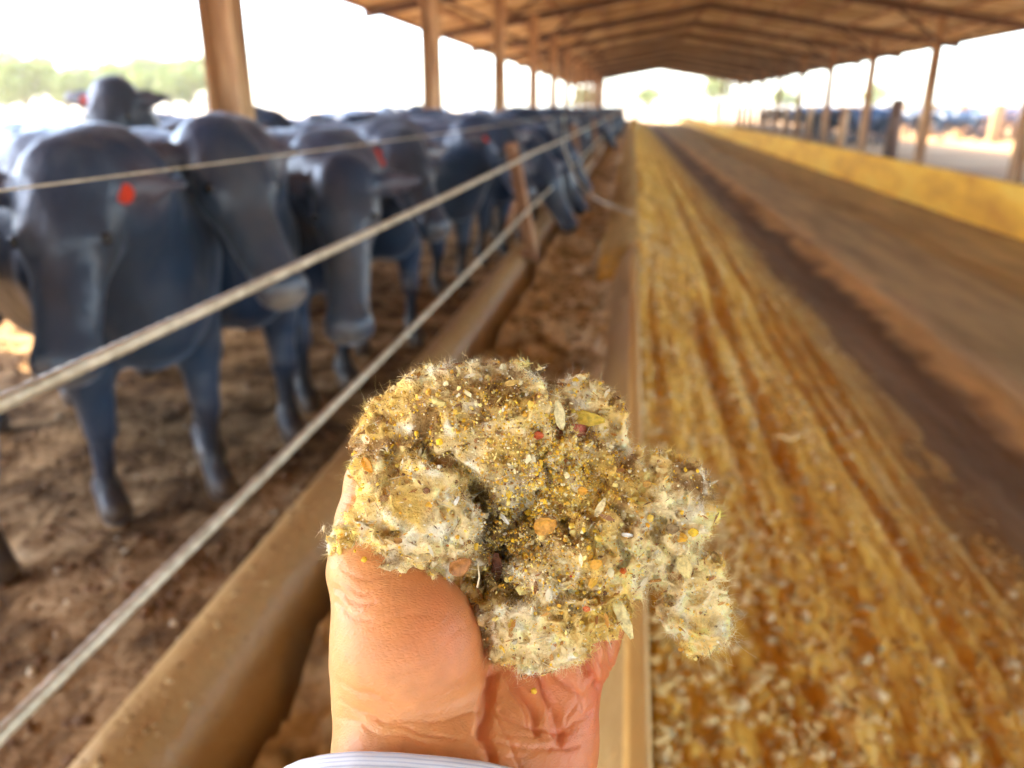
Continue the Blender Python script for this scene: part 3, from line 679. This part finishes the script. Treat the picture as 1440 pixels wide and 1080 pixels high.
creases = [([(686,935),(684,965),(668,1005),(676,1040)],5,.0016), ([(668,1000),(610,1018),(550,1012),(500,1000)],3,.0006),([(474,985),(520,1003),(590,1035),(655,1040)],3,.0007),
 ([(478,1010),(530,1028),(600,1046)],3,.0006), ([(700,940),(728,985),(742,1020)],4,.0011), ([(735,925),(765,975),(778,1030)],4,.0011), ([(780,905),(800,960),(812,1000)],3,.0007),
 ([(822,905),(850,935),(858,950)],4,.0014), ([(833,880),(856,905)],3,.001), ([(770,1060),(800,1000),(826,940)],3,.0005), ([(690,1000),(720,1050),(735,1080)],3,.0007),
 ([(480,800),(520,812),(545,806)],3,.0006), ([(476,815),(512,832),(540,826)],2.5,.0005), ([(474,832),(510,852)],2.5,.0004), ([(484,690),(510,700)],3,.0008), ([(484,705),(512,716)],2.5,.0006),([(483,722),(505,728)],2.5,.0005),
 ([(600,960),(650,930),(680,900)],2,.00025), ([(590,985),(640,965),(684,950)],2,.0003), ([(560,890),(620,880),(660,850)],2,.0002),([(700,1030),(760,1040),(820,1020)],3,.0004),([(650,1060),(720,1068),(800,1050)],3,.0005)]
creases = [(p_, w_*.7, d_*.7) for p_, w_, d_ in creases]
creases += [([(704,925),(722,960),(742,990),(756,1030)],6,.0017), ([(728,930),(756,958),(778,995),(786,1040)],6,.0016), ([(760,925),(790,955),(812,985)],5,.0013), ([(795,905),(822,932),(838,965)],6,.0016), ([(842,885),(856,910),(860,940)],4,.0012),
            ([(689,945),(684,985),(676,1020),(690,1070)],8,.0022), ([(700,1000),(735,1020),(790,1025),(830,1000)],4,.0007), ([(700,1045),(750,1056),(815,1045)],4,.0006), ([(475,828),(500,842),(530,846)],3,.0006), ([(472,846),(498,862),(522,868)],3,.0005), ([(474,960),(505,970),(545,985)],3,.0005), ([(520,880),(560,865),(600,862)],3,.0002), ([(560,950),(610,925),(650,885)],2.5,.0002)]
JX = 7*vnoise(V*1.0, 110); JY = 7*vnoise(V+4, 110); U_ = U_+JX; V_ = V_+JY
for pts, wd, dp in creases: cre += dp*np.exp(-(polyd(pts)/wd)**2)
U_ = U_-JX; V_ = V_-JY
V = V - Nn*(cre*front)[:,None]
V = V + Nn*(.0004*fbm(V, 90, 3))[:,None]
V = V.astype(f32)
side = np.clip((U_-470)/90, 0, 1)
col = mixc((.70,.33,.12), (.68,.24,.09), side*(.5+.7*fbm(V, 30, 3)))
col = mixc(col, (.64,.17,.07), .55*np.exp(-((U_-610)/60)**2-((V_-880)/70)**2)*(.7+.5*fbm(V,60,3)))
col = mixc(col, (.78,.48,.22), .6*np.clip((505-U_)/35,0,1))  # lit outer edge of the thumb painted paler and yellower into the skin
col = col*(1+.14*fbm(V+9, 200, 3))[:,None]
col = mixc(col, (.60,.11,.05), np.clip((U_-690)/120, 0, 1)*np.clip(.45+.8*fbm(V+3, 40, 3), 0, .8))
col = mixc(col, (.62,.14,.07), np.clip(cre/.0024, 0, 1)*.45)
col = mixc(col, (.68,.12,.08), np.clip((640-V_)/30, 0, 1)*np.clip((U_-740)/20, 0, 1)*.8)
person = empty('person'); person.matrix_world = HM
tag(person, "open left hand in a pale striped shirt cuff holding up a heap of cotton feed", 'person')
link('hand', mesh_np('hand', V, F, True, col), M_skin, person)
N_, L_, B_ = nodes(M_skin)
vo = N_.new('ShaderNodeTexVoronoi'); vo.inputs['Scale'].default_value = 900; vo.feature = 'DISTANCE_TO_EDGE'
tc_ = N_.new('ShaderNodeTexCoord'); mp_ = N_.new('ShaderNodeMapping'); mp_.inputs['Scale'].default_value = (.55,1,1); mp_.inputs['Rotation'].default_value = (0,0,.5)
L_.new(tc_.outputs['Object'], mp_.inputs[0]); L_.new(mp_.outputs[0], vo.inputs[0])
bp_ = N_.new('ShaderNodeBump'); bp_.inputs['Strength'].default_value = .6; bp_.inputs['Distance'].default_value = .0004
L_.new(vo.outputs['Distance'], bp_.inputs['Height']); L_.new(bp_.outputs[0], B_.inputs['Normal'])
for rot_, sc_, st_ in ((.6, 150, .10), (-.5, 120, .10), (1.35, 70, .10)):
    wv_ = N_.new('ShaderNodeTexWave'); wv_.inputs['Scale'].default_value = sc_; wv_.inputs['Distortion'].default_value = 14; wv_.inputs['Detail'].default_value = 3; wv_.inputs['Detail Scale'].default_value = .35
    m2 = N_.new('ShaderNodeMapping'); m2.inputs['Rotation'].default_value = (0, 0, rot_); L_.new(tc_.outputs['Object'], m2.inputs[0]); L_.new(m2.outputs[0], wv_.inputs[0])
    b3 = N_.new('ShaderNodeBump'); b3.inputs['Strength'].default_value = st_; b3.inputs['Distance'].default_value = .0003
    L_.new(wv_.outputs['Fac'], b3.inputs['Height']); L_.new(B_.inputs['Normal'].links[0].from_socket, b3.inputs['Normal']); L_.new(b3.outputs[0], B_.inputs['Normal'])
bump(M_skin, 90, .25, .0008, (.6,1.5,1), 3)

# shirt cuff: double-walled oval tube round the forearm
M_cuff = mat('striped_shirt_cotton', rough=.9); N_, L_, B_ = nodes(M_cuff)
B_.inputs['Sheen Weight'].default_value = .2
tc_ = N_.new('ShaderNodeTexCoord'); sp = N_.new('ShaderNodeSeparateXYZ'); L_.new(tc_.outputs['Object'], sp.inputs[0])
ml = N_.new('ShaderNodeMath'); ml.operation = 'MULTIPLY'; ml.inputs[1].default_value = 2*math.pi/.0014; L_.new(sp.outputs[2], ml.inputs[0])
sn = N_.new('ShaderNodeMath'); sn.operation = 'SINE'; L_.new(ml.outputs[0], sn.inputs[0])
cr_ = N_.new('ShaderNodeValToRGB'); cr_.color_ramp.elements[0].position = .3; cr_.color_ramp.elements[0].color = (.74,.80,.90,1); cr_.color_ramp.elements[1].position = .75; cr_.color_ramp.elements[1].color = (.50,.58,.74,1)
L_.new(sn.outputs[0], cr_.inputs[0]); L_.new(cr_.outputs[0], B_.inputs['Base Color']); bump(M_cuff, 900, .3, .0003); bump(M_cuff, 60, .3, .002)
rim = H(598,1108,.279); far = H(560,1420,.235); ax = (far-rim)/np.linalg.norm(far-rim)
xs = np.cross(ax, [0,0,1.]); xs /= np.linalg.norm(xs); xs = -xs if xs[0] < 0 else xs; ys = np.cross(ax, xs)
V = []; k = 96; prof = [(.02,.93),(.004,.955),(.0008,.975),(0,.99),(.0008,1.005),(.0035,1.01),(.0045,1.002),(.0052,1.012),(.012,1.02),(.022,1.03),(.032,1.045),(.045,1.06),(.06,1.09),(.09,1.12),(.15,1.2),(.22,1.28),(.30,1.36)]
for t, s_ in prof:
    for j in range(k):
        a = 2*math.pi*j/k; wv = 1 + .018*math.sin(3*a+1)+.01*math.sin(7*a) + .004*math.sin(23*a+t*60)
        V.append(((.0520)*s_*wv*math.cos(a), .0345*s_*wv*math.sin(a), t))
i = np.arange(len(prof)-1)[:,None]*k; j = np.arange(k)[None]; j2 = (j+1)%k
Fc = np.stack([i+j, i+k+j, i+k+j2, i+j2], -1).reshape(-1,4)
cuff = link('shirt_cuff', mesh_np('shirt_cuff', V, Fc, True), M_cuff, person)
cuff.matrix_local = Matrix([[xs[0],ys[0],ax[0],rim[0]],[xs[1],ys[1],ax[1],rim[1]],[xs[2],ys[2],ax[2],rim[2]],[0,0,0,1]])
mb = MB()
for q in range(110):                                     # the row of stitches
    a0 = 2*math.pi*(q+.1)/110; a1 = 2*math.pi*(q+.7)/110
    pts = [(.0520*1.035*(1 + .018*math.sin(3*a+1)+.01*math.sin(7*a))*math.cos(a), .0345*1.035*(1 + .018*math.sin(3*a+1)+.01*math.sin(7*a))*math.sin(a), .0095) for a in (a0, (a0+a1)/2, a1)]
    mb.tube(pts, .00028, 5)
st = mb.build('stitching', mat('white_thread', (.85,.87,.9), .8), cuff, True)

# ---- the handful of cotton feed
P, lo, h = grid(H(452,960,.32)*[1,1,0]+[0,0,-.048], [H(1045,0,.32)[0], H(0,495,.32)[1], .052], .00078)
lumps = [(655,600,.298,78),(590,600,.303,58),(722,606,.298,72),(548,612,.305,42),(610,568,.306,42),(675,556,.306,36),(735,560,.308,34),(700,650,.292,60),(640,640,.298,50),
 (800,566,.318,24),(832,580,.320,26),(812,600,.322,30),(780,590,.316,30),(850,612,.322,18),
 (590,712,.287,72),(558,680,.292,50),(622,748,.288,54),(575,768,.290,44),(608,800,.289,24),(540,740,.290,42),(527,655,.298,22),(645,700,.292,36),(491,752,.289,21),(508,738,.290,15),
 (740,730,.305,64),(790,680,.307,52),(833,662,.312,36),(690,770,.303,42),(720,690,.306,40),
 (860,730,.305,56),(905,700,.313,46),(935,690,.316,34),(955,732,.315,38),(925,760,.313,36),(880,690,.312,40),(960,690,.318,24),
 (800,790,.296,62),(760,820,.292,50),(850,800,.302,50),(832,850,.299,42),(720,870,.292,46),(745,888,.291,40),(780,880,.291,44),(700,840,.298,32),(870,770,.306,44),(740,735,.322,80),(690,790,.318,50),(640,660,.315,60),(790,640,.322,50),(700,720,.315,60),(700,840,.308,40),
 (945,795,.316,22),(968,820,.317,22),(990,800,.318,15),(985,850,.317,20),(996,878,.317,15),(978,888,.317,17),(948,866,.318,13),(962,850,.318,13),(940,778,.316,26)]
d = None
for u, v, z, r_ in lumps:
    c = H(u, v, z+px(r_,z)*.35); rr = px(r_, z)
    e = s_ell(P, c, (rr*1.02, rr*1.0, rr*.9)); d = e if d is None else smin(d, e, .0026)
d = d - .0006
UG = 720 + FPX*(P[...,0]+HO[0])/-(P[...,2]+HO[2]); VG = 540 - FPX*(P[...,1]+HO[1])/-(P[...,2]+HO[2])
UG = UG + 9*np.sin(VG*.11); VG = VG + 7*np.sin(UG*.13)
for pts, wd, dp in (([(590,628),(640,655),(700,705),(728,735)],9,.010), ([(655,660),(682,720),(690,790),(680,830)],9,.011), ([(728,735),(760,690),(770,640),(782,600)],9,.009), ([(728,735),(700,790),(730,835)],14,.008),
        ([(760,640),(740,560)],5,.004), ([(800,640),(850,690),(880,740),(870,800)],7,.006), ([(735,735),(800,745),(850,770)],8,.006), ([(560,640),(530,690)],6,.004), ([(920,640),(900,700),(930,760),(940,800)],6,.005), ([(690,830),(760,850),(830,820)],6,.006), ([(620,700),(640,760),(600,800)],5,.003)):
    dd = None
    for (x0,y0),(x1,y1) in zip(pts, pts[1:]):
        t = np.clip(((UG-x0)*(x1-x0)+(VG-y0)*(y1-y0))/((x1-x0)**2+(y1-y0)**2), 0, 1); q_ = (UG-x0-t*(x1-x0))**2+(VG-y0-t*(y1-y0))**2
        dd = q_ if dd is None else np.minimum(dd, q_)
    d = d + dp*np.exp(-dd/wd**2)
del UG, VG, dd
m = np.abs(d) < .0105
Q = P[m]
w3 = np.stack([vnoise(Q+5, 120), vnoise(Q+9, 120), vnoise(Q+13, 120)], -1)*.004
n1 = 1-2*np.abs(vnoise(Q+w3, 95)); n2 = 1-2*np.abs(vnoise(Q+w3*.6+2, 230)); n3 = vnoise(Q, 520)
d[m] = d[m] - .0034*n1 - .0031*n2 - .0014*n3 - .0022*vnoise(Q, 60) - .0006*vnoise(Q, 900) + .0012
V, F = surfnet(d.astype(f32), lo, h); V = V.astype(f32); Nn = normals(V, F); del P, d
n1 = fbm(V, 45, 3); n2 = fbm(V+7, 260, 2); n3 = fbm(V+11, 90, 4)
col = mixc((.95,.79,.44), (.90,.64,.17), .5+2.2*n1)
U_, V_ = uv(V)
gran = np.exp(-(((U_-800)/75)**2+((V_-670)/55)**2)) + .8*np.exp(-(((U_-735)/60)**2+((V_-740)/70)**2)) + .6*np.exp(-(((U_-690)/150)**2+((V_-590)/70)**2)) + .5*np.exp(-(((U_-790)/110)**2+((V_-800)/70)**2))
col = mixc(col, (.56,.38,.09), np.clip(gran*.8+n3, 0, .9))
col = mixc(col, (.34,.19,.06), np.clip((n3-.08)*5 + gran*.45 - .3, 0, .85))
cv = np.clip(.5-1.6*(1-2*np.abs(vnoise(V, 95))), 0, 1)*.0; col = mixc(col, (.07,.035,.012), 0.85*np.clip(np.exp(-(((U_-725)/45)**2+((V_-735)/80)**2))*1.0 + np.exp(-(((U_-690)/22)**2+((V_-800)/70)**2))*.9, 0, .85)*(.55+.9*np.clip(n2+.3,0,.5)))  # crevice shade painted dark into the lint colour, along with husk content
col = mixc(col, (.98,.93,.74), np.clip(fbm(V+21, 130, 3)*3-.35, 0, .8))
col = col*(1+.5*n2)[:,None]
feed = empty('cotton_feed_handful'); feed.matrix_world = HM
tag(feed, 'fuzzy heap of cotton seed feed with yellow crumbs and leaf bits in the hand', 'cattle feed')
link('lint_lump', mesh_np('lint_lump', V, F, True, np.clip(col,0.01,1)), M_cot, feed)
bump(M_cot, 900, .9, .0012, detail=3)
# fibres
def fibres(n, length, rad, curl, seg, tang=.6, sel=None, flow=0):
    c = sel if sel is not None else np.nonzero(Nn[:,2] > -.35)[0]
    i = rng.choice(c, n); p = V[i] - Nn[i]*.0003; dr = Nn[i]*(1-tang) + rng.normal(0,1,(n,3))*tang; 
    if flow:
        q = p.astype(f32); fv = np.stack([vnoise(q+1, flow), vnoise(q+2.7, flow), vnoise(q+5.1, flow)], -1); fv /= np.linalg.norm(fv,axis=1,keepdims=True)+1e-6
        dr = fv + Nn[i]*.35 + rng.normal(0,.22,(n,3))
    dr /= np.linalg.norm(dr,axis=1,keepdims=True)
    L = length*rng.uniform(.4,1.5,n)[:,None]/seg; rd = rad*rng.uniform(.7,1.3,n)[:,None]
    rings = []; ben = rng.normal(0,1,(n,3))
    for s in range(seg+1):
        a = np.cross(dr, [.3,.5,.8]); a /= np.linalg.norm(a,axis=1,keepdims=True); b = np.cross(dr, a)
        rs = rd*(1 - .6*s/seg)
        rings.append(np.stack([p+a*rs, p-a*rs*.5+b*rs*.87, p-a*rs*.5-b*rs*.87], 1))
        p = p + dr*L; ben = ben*.75 + rng.normal(0,1,(n,3))*.5; dr = dr + ben*curl; dr /= np.linalg.norm(dr,axis=1,keepdims=True)
    A = np.stack(rings, 1); k = 3*(seg+1); base = (np.arange(n)*k)[:,None]
    f = []
    for s in range(seg):
        for j in range(3):
            f.append([s*3+j, s*3+(j+1)%3, (s+1)*3+(j+1)%3, (s+1)*3+j])
    fc = np.clip(col[i]*1.12+.02, .02, .97)*rng.uniform(.8,1.12,(n,1)); return A.reshape(-1,3), (base[:,:,None] + np.array(f)[None]).reshape(-1,4), np.repeat(fc, k, 0)  # fibres take the lint colour, painted crevice shade included
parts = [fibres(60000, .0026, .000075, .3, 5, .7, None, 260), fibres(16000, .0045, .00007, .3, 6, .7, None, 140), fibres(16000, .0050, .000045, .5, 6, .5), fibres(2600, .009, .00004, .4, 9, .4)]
tail = np.nonzero((U_ > 930) & (V_ > 760) & (Nn[:,2] > -.5))[0]; parts.append(fibres(500, .012, .00004, .35, 10, .4, tail))
Vs, Fs, Cs, off = [], [], [], 0
for a, b, c in parts: Vs.append(a); Fs.append(b+off); Cs.append(c); off += len(a)
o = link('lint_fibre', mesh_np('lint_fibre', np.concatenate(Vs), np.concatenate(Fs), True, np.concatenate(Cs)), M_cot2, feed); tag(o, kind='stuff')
# crumbs of meal sticking to the lint
def crumbs(n, size, cols, weight=None, sub=1):
    c = np.nonzero(Nn[:,2] > -.1)[0]; wgt = (weight[c] if weight is not None else np.ones(len(c))); wgt = wgt/wgt.sum()
    i = rng.choice(c, n, p=wgt); pts = V[i] + Nn[i]*(size*.35 + rng.uniform(0,.0011,(n,1)))
    cc = np.array(cols)[rng.integers(0, len(cols), n)]*rng.uniform(.7,1.15,(n,1))
    return pts.astype(f32), (size*np.exp(rng.normal(0,.4,n))).astype(f32), cc
yel = [(.95,.62,.03),(.92,.66,.10),(.85,.48,.04),(.95,.80,.28),(.92,.84,.5)]; brn = [(.16,.07,.02),(.36,.15,.03),(.50,.24,.05),(.45,.22,.06),(.24,.12,.04)]
A = [crumbs(16000, .00036, yel, .12+gran**2*2), crumbs(1500, .0006, yel, .05+gran**2), crumbs(3500, .0003, brn, .1+gran), crumbs(350, .0006, brn, .1+gran), crumbs(3000,.0003,[(.84,.78,.6)]), crumbs(14,.0006,[(.55,.04,.01),(.7,.16,.02)]), crumbs(160,.0012,yel,.1+gran)]
bo = blobs('meal_crumb', np.concatenate([a[0] for a in A]), np.concatenate([a[1] for a in A]), np.concatenate([a[2] for a in A]), M_bit, feed, .75, 1); tag(bo, kind='stuff')
bo.data.polygons.foreach_set('use_smooth', [False]*len(bo.data.polygons))
# chaff flakes: thin bent flakes
def flakes(n, ln, wd, cols):
    c = np.nonzero(Nn[:,2] > 0)[0]; i = rng.choice(c, n); p = V[i] + Nn[i]*.0006
    a = rng.normal(0,1,(n,3)); a -= Nn[i]*(a*Nn[i]).sum(1,keepdims=True)*.7; a /= np.linalg.norm(a,axis=1,keepdims=True)
    b = np.cross(a, Nn[i]); b /= np.linalg.norm(b,axis=1,keepdims=True)+1e-9; l = ln*rng.uniform(.4,1.4,(n,1)); w_ = wd*rng.uniform(.5,1.4,(n,1)); nn = Nn[i]
    Q = np.stack([p-a*l, p-a*l*.3+b*w_, p-a*l*.3-b*w_, p+a*l*.4+b*w_*.8+nn*w_*.6, p+a*l*.4-b*w_*.7+nn*w_*.3, p+a*l+nn*w_], 1).reshape(-1,3)
    f = np.array([[0,2,1,1],[1,2,4,3],[3,4,5,5]]); f = np.array([[0,2,1],[1,2,4],[1,4,3],[3,4,5]])
    cc = np.array(cols)[rng.integers(0,len(cols),n)]*rng.uniform(.7,1.15,(n,1))
    return Q, ((np.arange(n)*6)[:,None,None]+f[None]).reshape(-1,3), np.repeat(cc,6,0)
A = [flakes(900,.0014,.0004,yel+brn), flakes(260,.0026,.0008,[(.75,.6,.3),(.6,.3,.06),(.35,.15,.04),(.8,.72,.5)]), flakes(300,.003,.00018,[(.8,.72,.5),(.5,.3,.1)])]
Vs, Fs, Cs, off = [], [], [], 0
for a, b, c in A: Vs.append(a); Fs.append(b+off); Cs.append(c); off += len(a)
o = link('chaff_flake', mesh_np('chaff_flake', np.concatenate(Vs), np.concatenate(Fs), False, np.concatenate(Cs)), M_bit, feed); tag(o, kind='stuff')
md = o.modifiers.new('solid', 'SOLIDIFY'); md.thickness = .00012
# the larger leaf and husk fragments seen lying on the heap
def depth_at(u, v, r_=7):
    m = (np.hypot(UU-u, VV-v) < r_); return (-(V[m,2]+HO[2])).min() if m.any() else .305
UU, VV = uv(V)
def leafbit(u, v, lpx, wpx, ang, c, bend=.4, tilt=.3, jag=.15, dz=-.0012, name='leaf_fragment'):
    z = depth_at(u, v) + dz; ctr = H(u, v, z); L_2 = px(lpx/2, z); W_2 = px(wpx/2, z); n = 12; Vv = []; rr = random.Random(int(u*7+v))
    dx, dy = math.cos(R(ang)), math.sin(R(ang)); A_ = np.array([dx, dy, tilt*.5]); A_ /= np.linalg.norm(A_); B_v = np.array([-dy, dx, tilt*.3]); Nv = np.cross(A_, B_v)
    for i in range(n+1):
        t = i/n; wv = (math.sin(math.pi*min(.97,max(.03,t**.8)))**.7)
        for s in (-1,-.5,0,.5,1):
            w_ = W_2*wv*s*(1+rr.uniform(-jag,jag)*(abs(s) == 1))
            Vv.append(ctr + A_*(t*2-1)*L_2 + B_v*w_ + Nv*(abs(s)**2*W_2*bend + math.sin(t*3.1)*L_2*bend*.4 + rr.uniform(-1,1)*W_2*.08))
    Ff = [(i*5+j, (i+1)*5+j, (i+1)*5+j+1, i*5+j+1) for i in range(n) for j in range(4)]
    m_ = mat('dry_leaf', c, .55); m_.node_tree.nodes['Principled BSDF'].inputs['Base Color'].default_value = (*c,1)
    ramp_noise(m_, [(.3, tuple(q*.55 for q in c)), (.55, c), (.75, tuple(min(.9,q*1.2+.03) for q in c))], 500, 4)
    o = link(name, mesh_np(name, Vv, Ff, True), m_, feed); s_ = o.modifiers.new('solid','SOLIDIFY'); s_.thickness = .0003; return o
for a in ((827,588,48,20,-8,(.78,.56,.07)), (786,582,44,14,100,(.80,.70,.36)), (767,738,34,26,20,(.72,.36,.05)), (648,795,34,24,35,(.42,.17,.035)), (876,866,66,17,-68,(.82,.72,.34)),
          (962,796,36,20,-75,(.82,.68,.28)), (517,654,24,13,-55,(.78,.34,.02)), (946,743,18,14,5,(.30,.20,.08)), (844,713,30,10,65,(.80,.66,.34)), (626,647,30,22,10,(.30,.15,.03)),
          (820,690,14,12,0,(.70,.34,.02)), (838,792,18,14,20,(.72,.38,.04)), (758,612,13,11,0,(.62,.12,.03)), (720,538,20,8,10,(.62,.40,.10)),
          (668,692,16,12,-10,(.75,.42,.06)), (975,748,14,12,0,(.84,.56,.03)), (710,730,18,5,-50,(.84,.82,.72)), (882,752,16,6,-5,(.86,.84,.76)), (642,704,14,5,60,(.85,.82,.7)), (825,856,10,8,0,(.62,.15,.03)),
          (700,795,14,44,0,(.20,.06,.02)), (560,760,12,9,0,(.5,.25,.05)), (600,690,10,8,0,(.2,.08,.02)), (540,700,12,8,30,(.3,.14,.03)), (910,620+60,12,9,10,(.55,.3,.05))):
    leafbit(*a)
mb = MB(); z = .309; mb.tube([H(870,822,z),H(900,818,z-.001),H(930,816,z)], [.0011,.0008,.0005], 7); mb.build('twig', mat('dry_twig', (.5,.22,.04), .6), feed, True)
mb = MB(); z = .284; mb.tube([H(672,792,z),H(674,812,z),H(671,826,z)], [.0003,.0003,.0004], 6); mb.build('seed_string', M_fib, feed, True)
for (u, v, rp) in ((499,770,3.6),(511,786,4),(498,762,2.5),(751,971,4.5),(828,913,5),(671,833,4),(832,922,3)):   # yellow grains on the skin
    ro = None
    hv = np.array([[0,0,0]])
grains = [(499,775,3.4),(512,787,4.2),(751,972,4.2),(829,912,4.6),(672,832,4.4)]
hand_me = bpy.data.objects['hand'].data; hc = np.empty(len(hand_me.vertices)*3, f32); hand_me.vertices.foreach_get('co', hc); hc = hc.reshape(-1,3); hu, hv_ = uv(hc)
for u, v, rp in grains:
    m_ = np.hypot(hu-u, hv_-v) < 8
    zz = (-(hc[m_,2]+HO[2])).min() if m_.any() else .29
    c_ = H(u, v, zz - px(rp*.5, .29)); rr_ = np.array([px(rp,.29)], f32)
    g_ = blobs('yellow_grain', c_[None].astype(f32), rr_, np.array([[.82,.52,.04]]), M_bit, None, .8, 2); me_ = g_.data
    g_.data.transform(Matrix.Translation(-Vector(c_.tolist()))); g_.matrix_world = HM @ Matrix.Translation(Vector(c_.tolist()))
    tag(g_, 'tiny yellow feed grain stuck to the skin of the open hand', 'grain', 'feed grains on the hand')

# ------------------------------------------------------------------ thin dusty haze
mb = MB(); mb.box(-120, 120, -90, 190, -1.2, 9.5); M_h = bpy.data.materials.new('haze'); M_h.use_nodes = True
N_, L_ = M_h.node_tree.nodes, M_h.node_tree.links; N_.remove(N_['Principled BSDF']); pv = N_.new('ShaderNodeVolumePrincipled')
pv.inputs['Color'].default_value = (1.0,.93,.78,1); pv.inputs['Density'].default_value = .0013; pv.inputs['Anisotropy'].default_value = .3
L_.new(pv.outputs[0], N_['Material Output'].inputs['Volume'])
tag(mb.build('haze', M_h), 'thin warm dust haze filling the air', 'haze', kind='stuff')
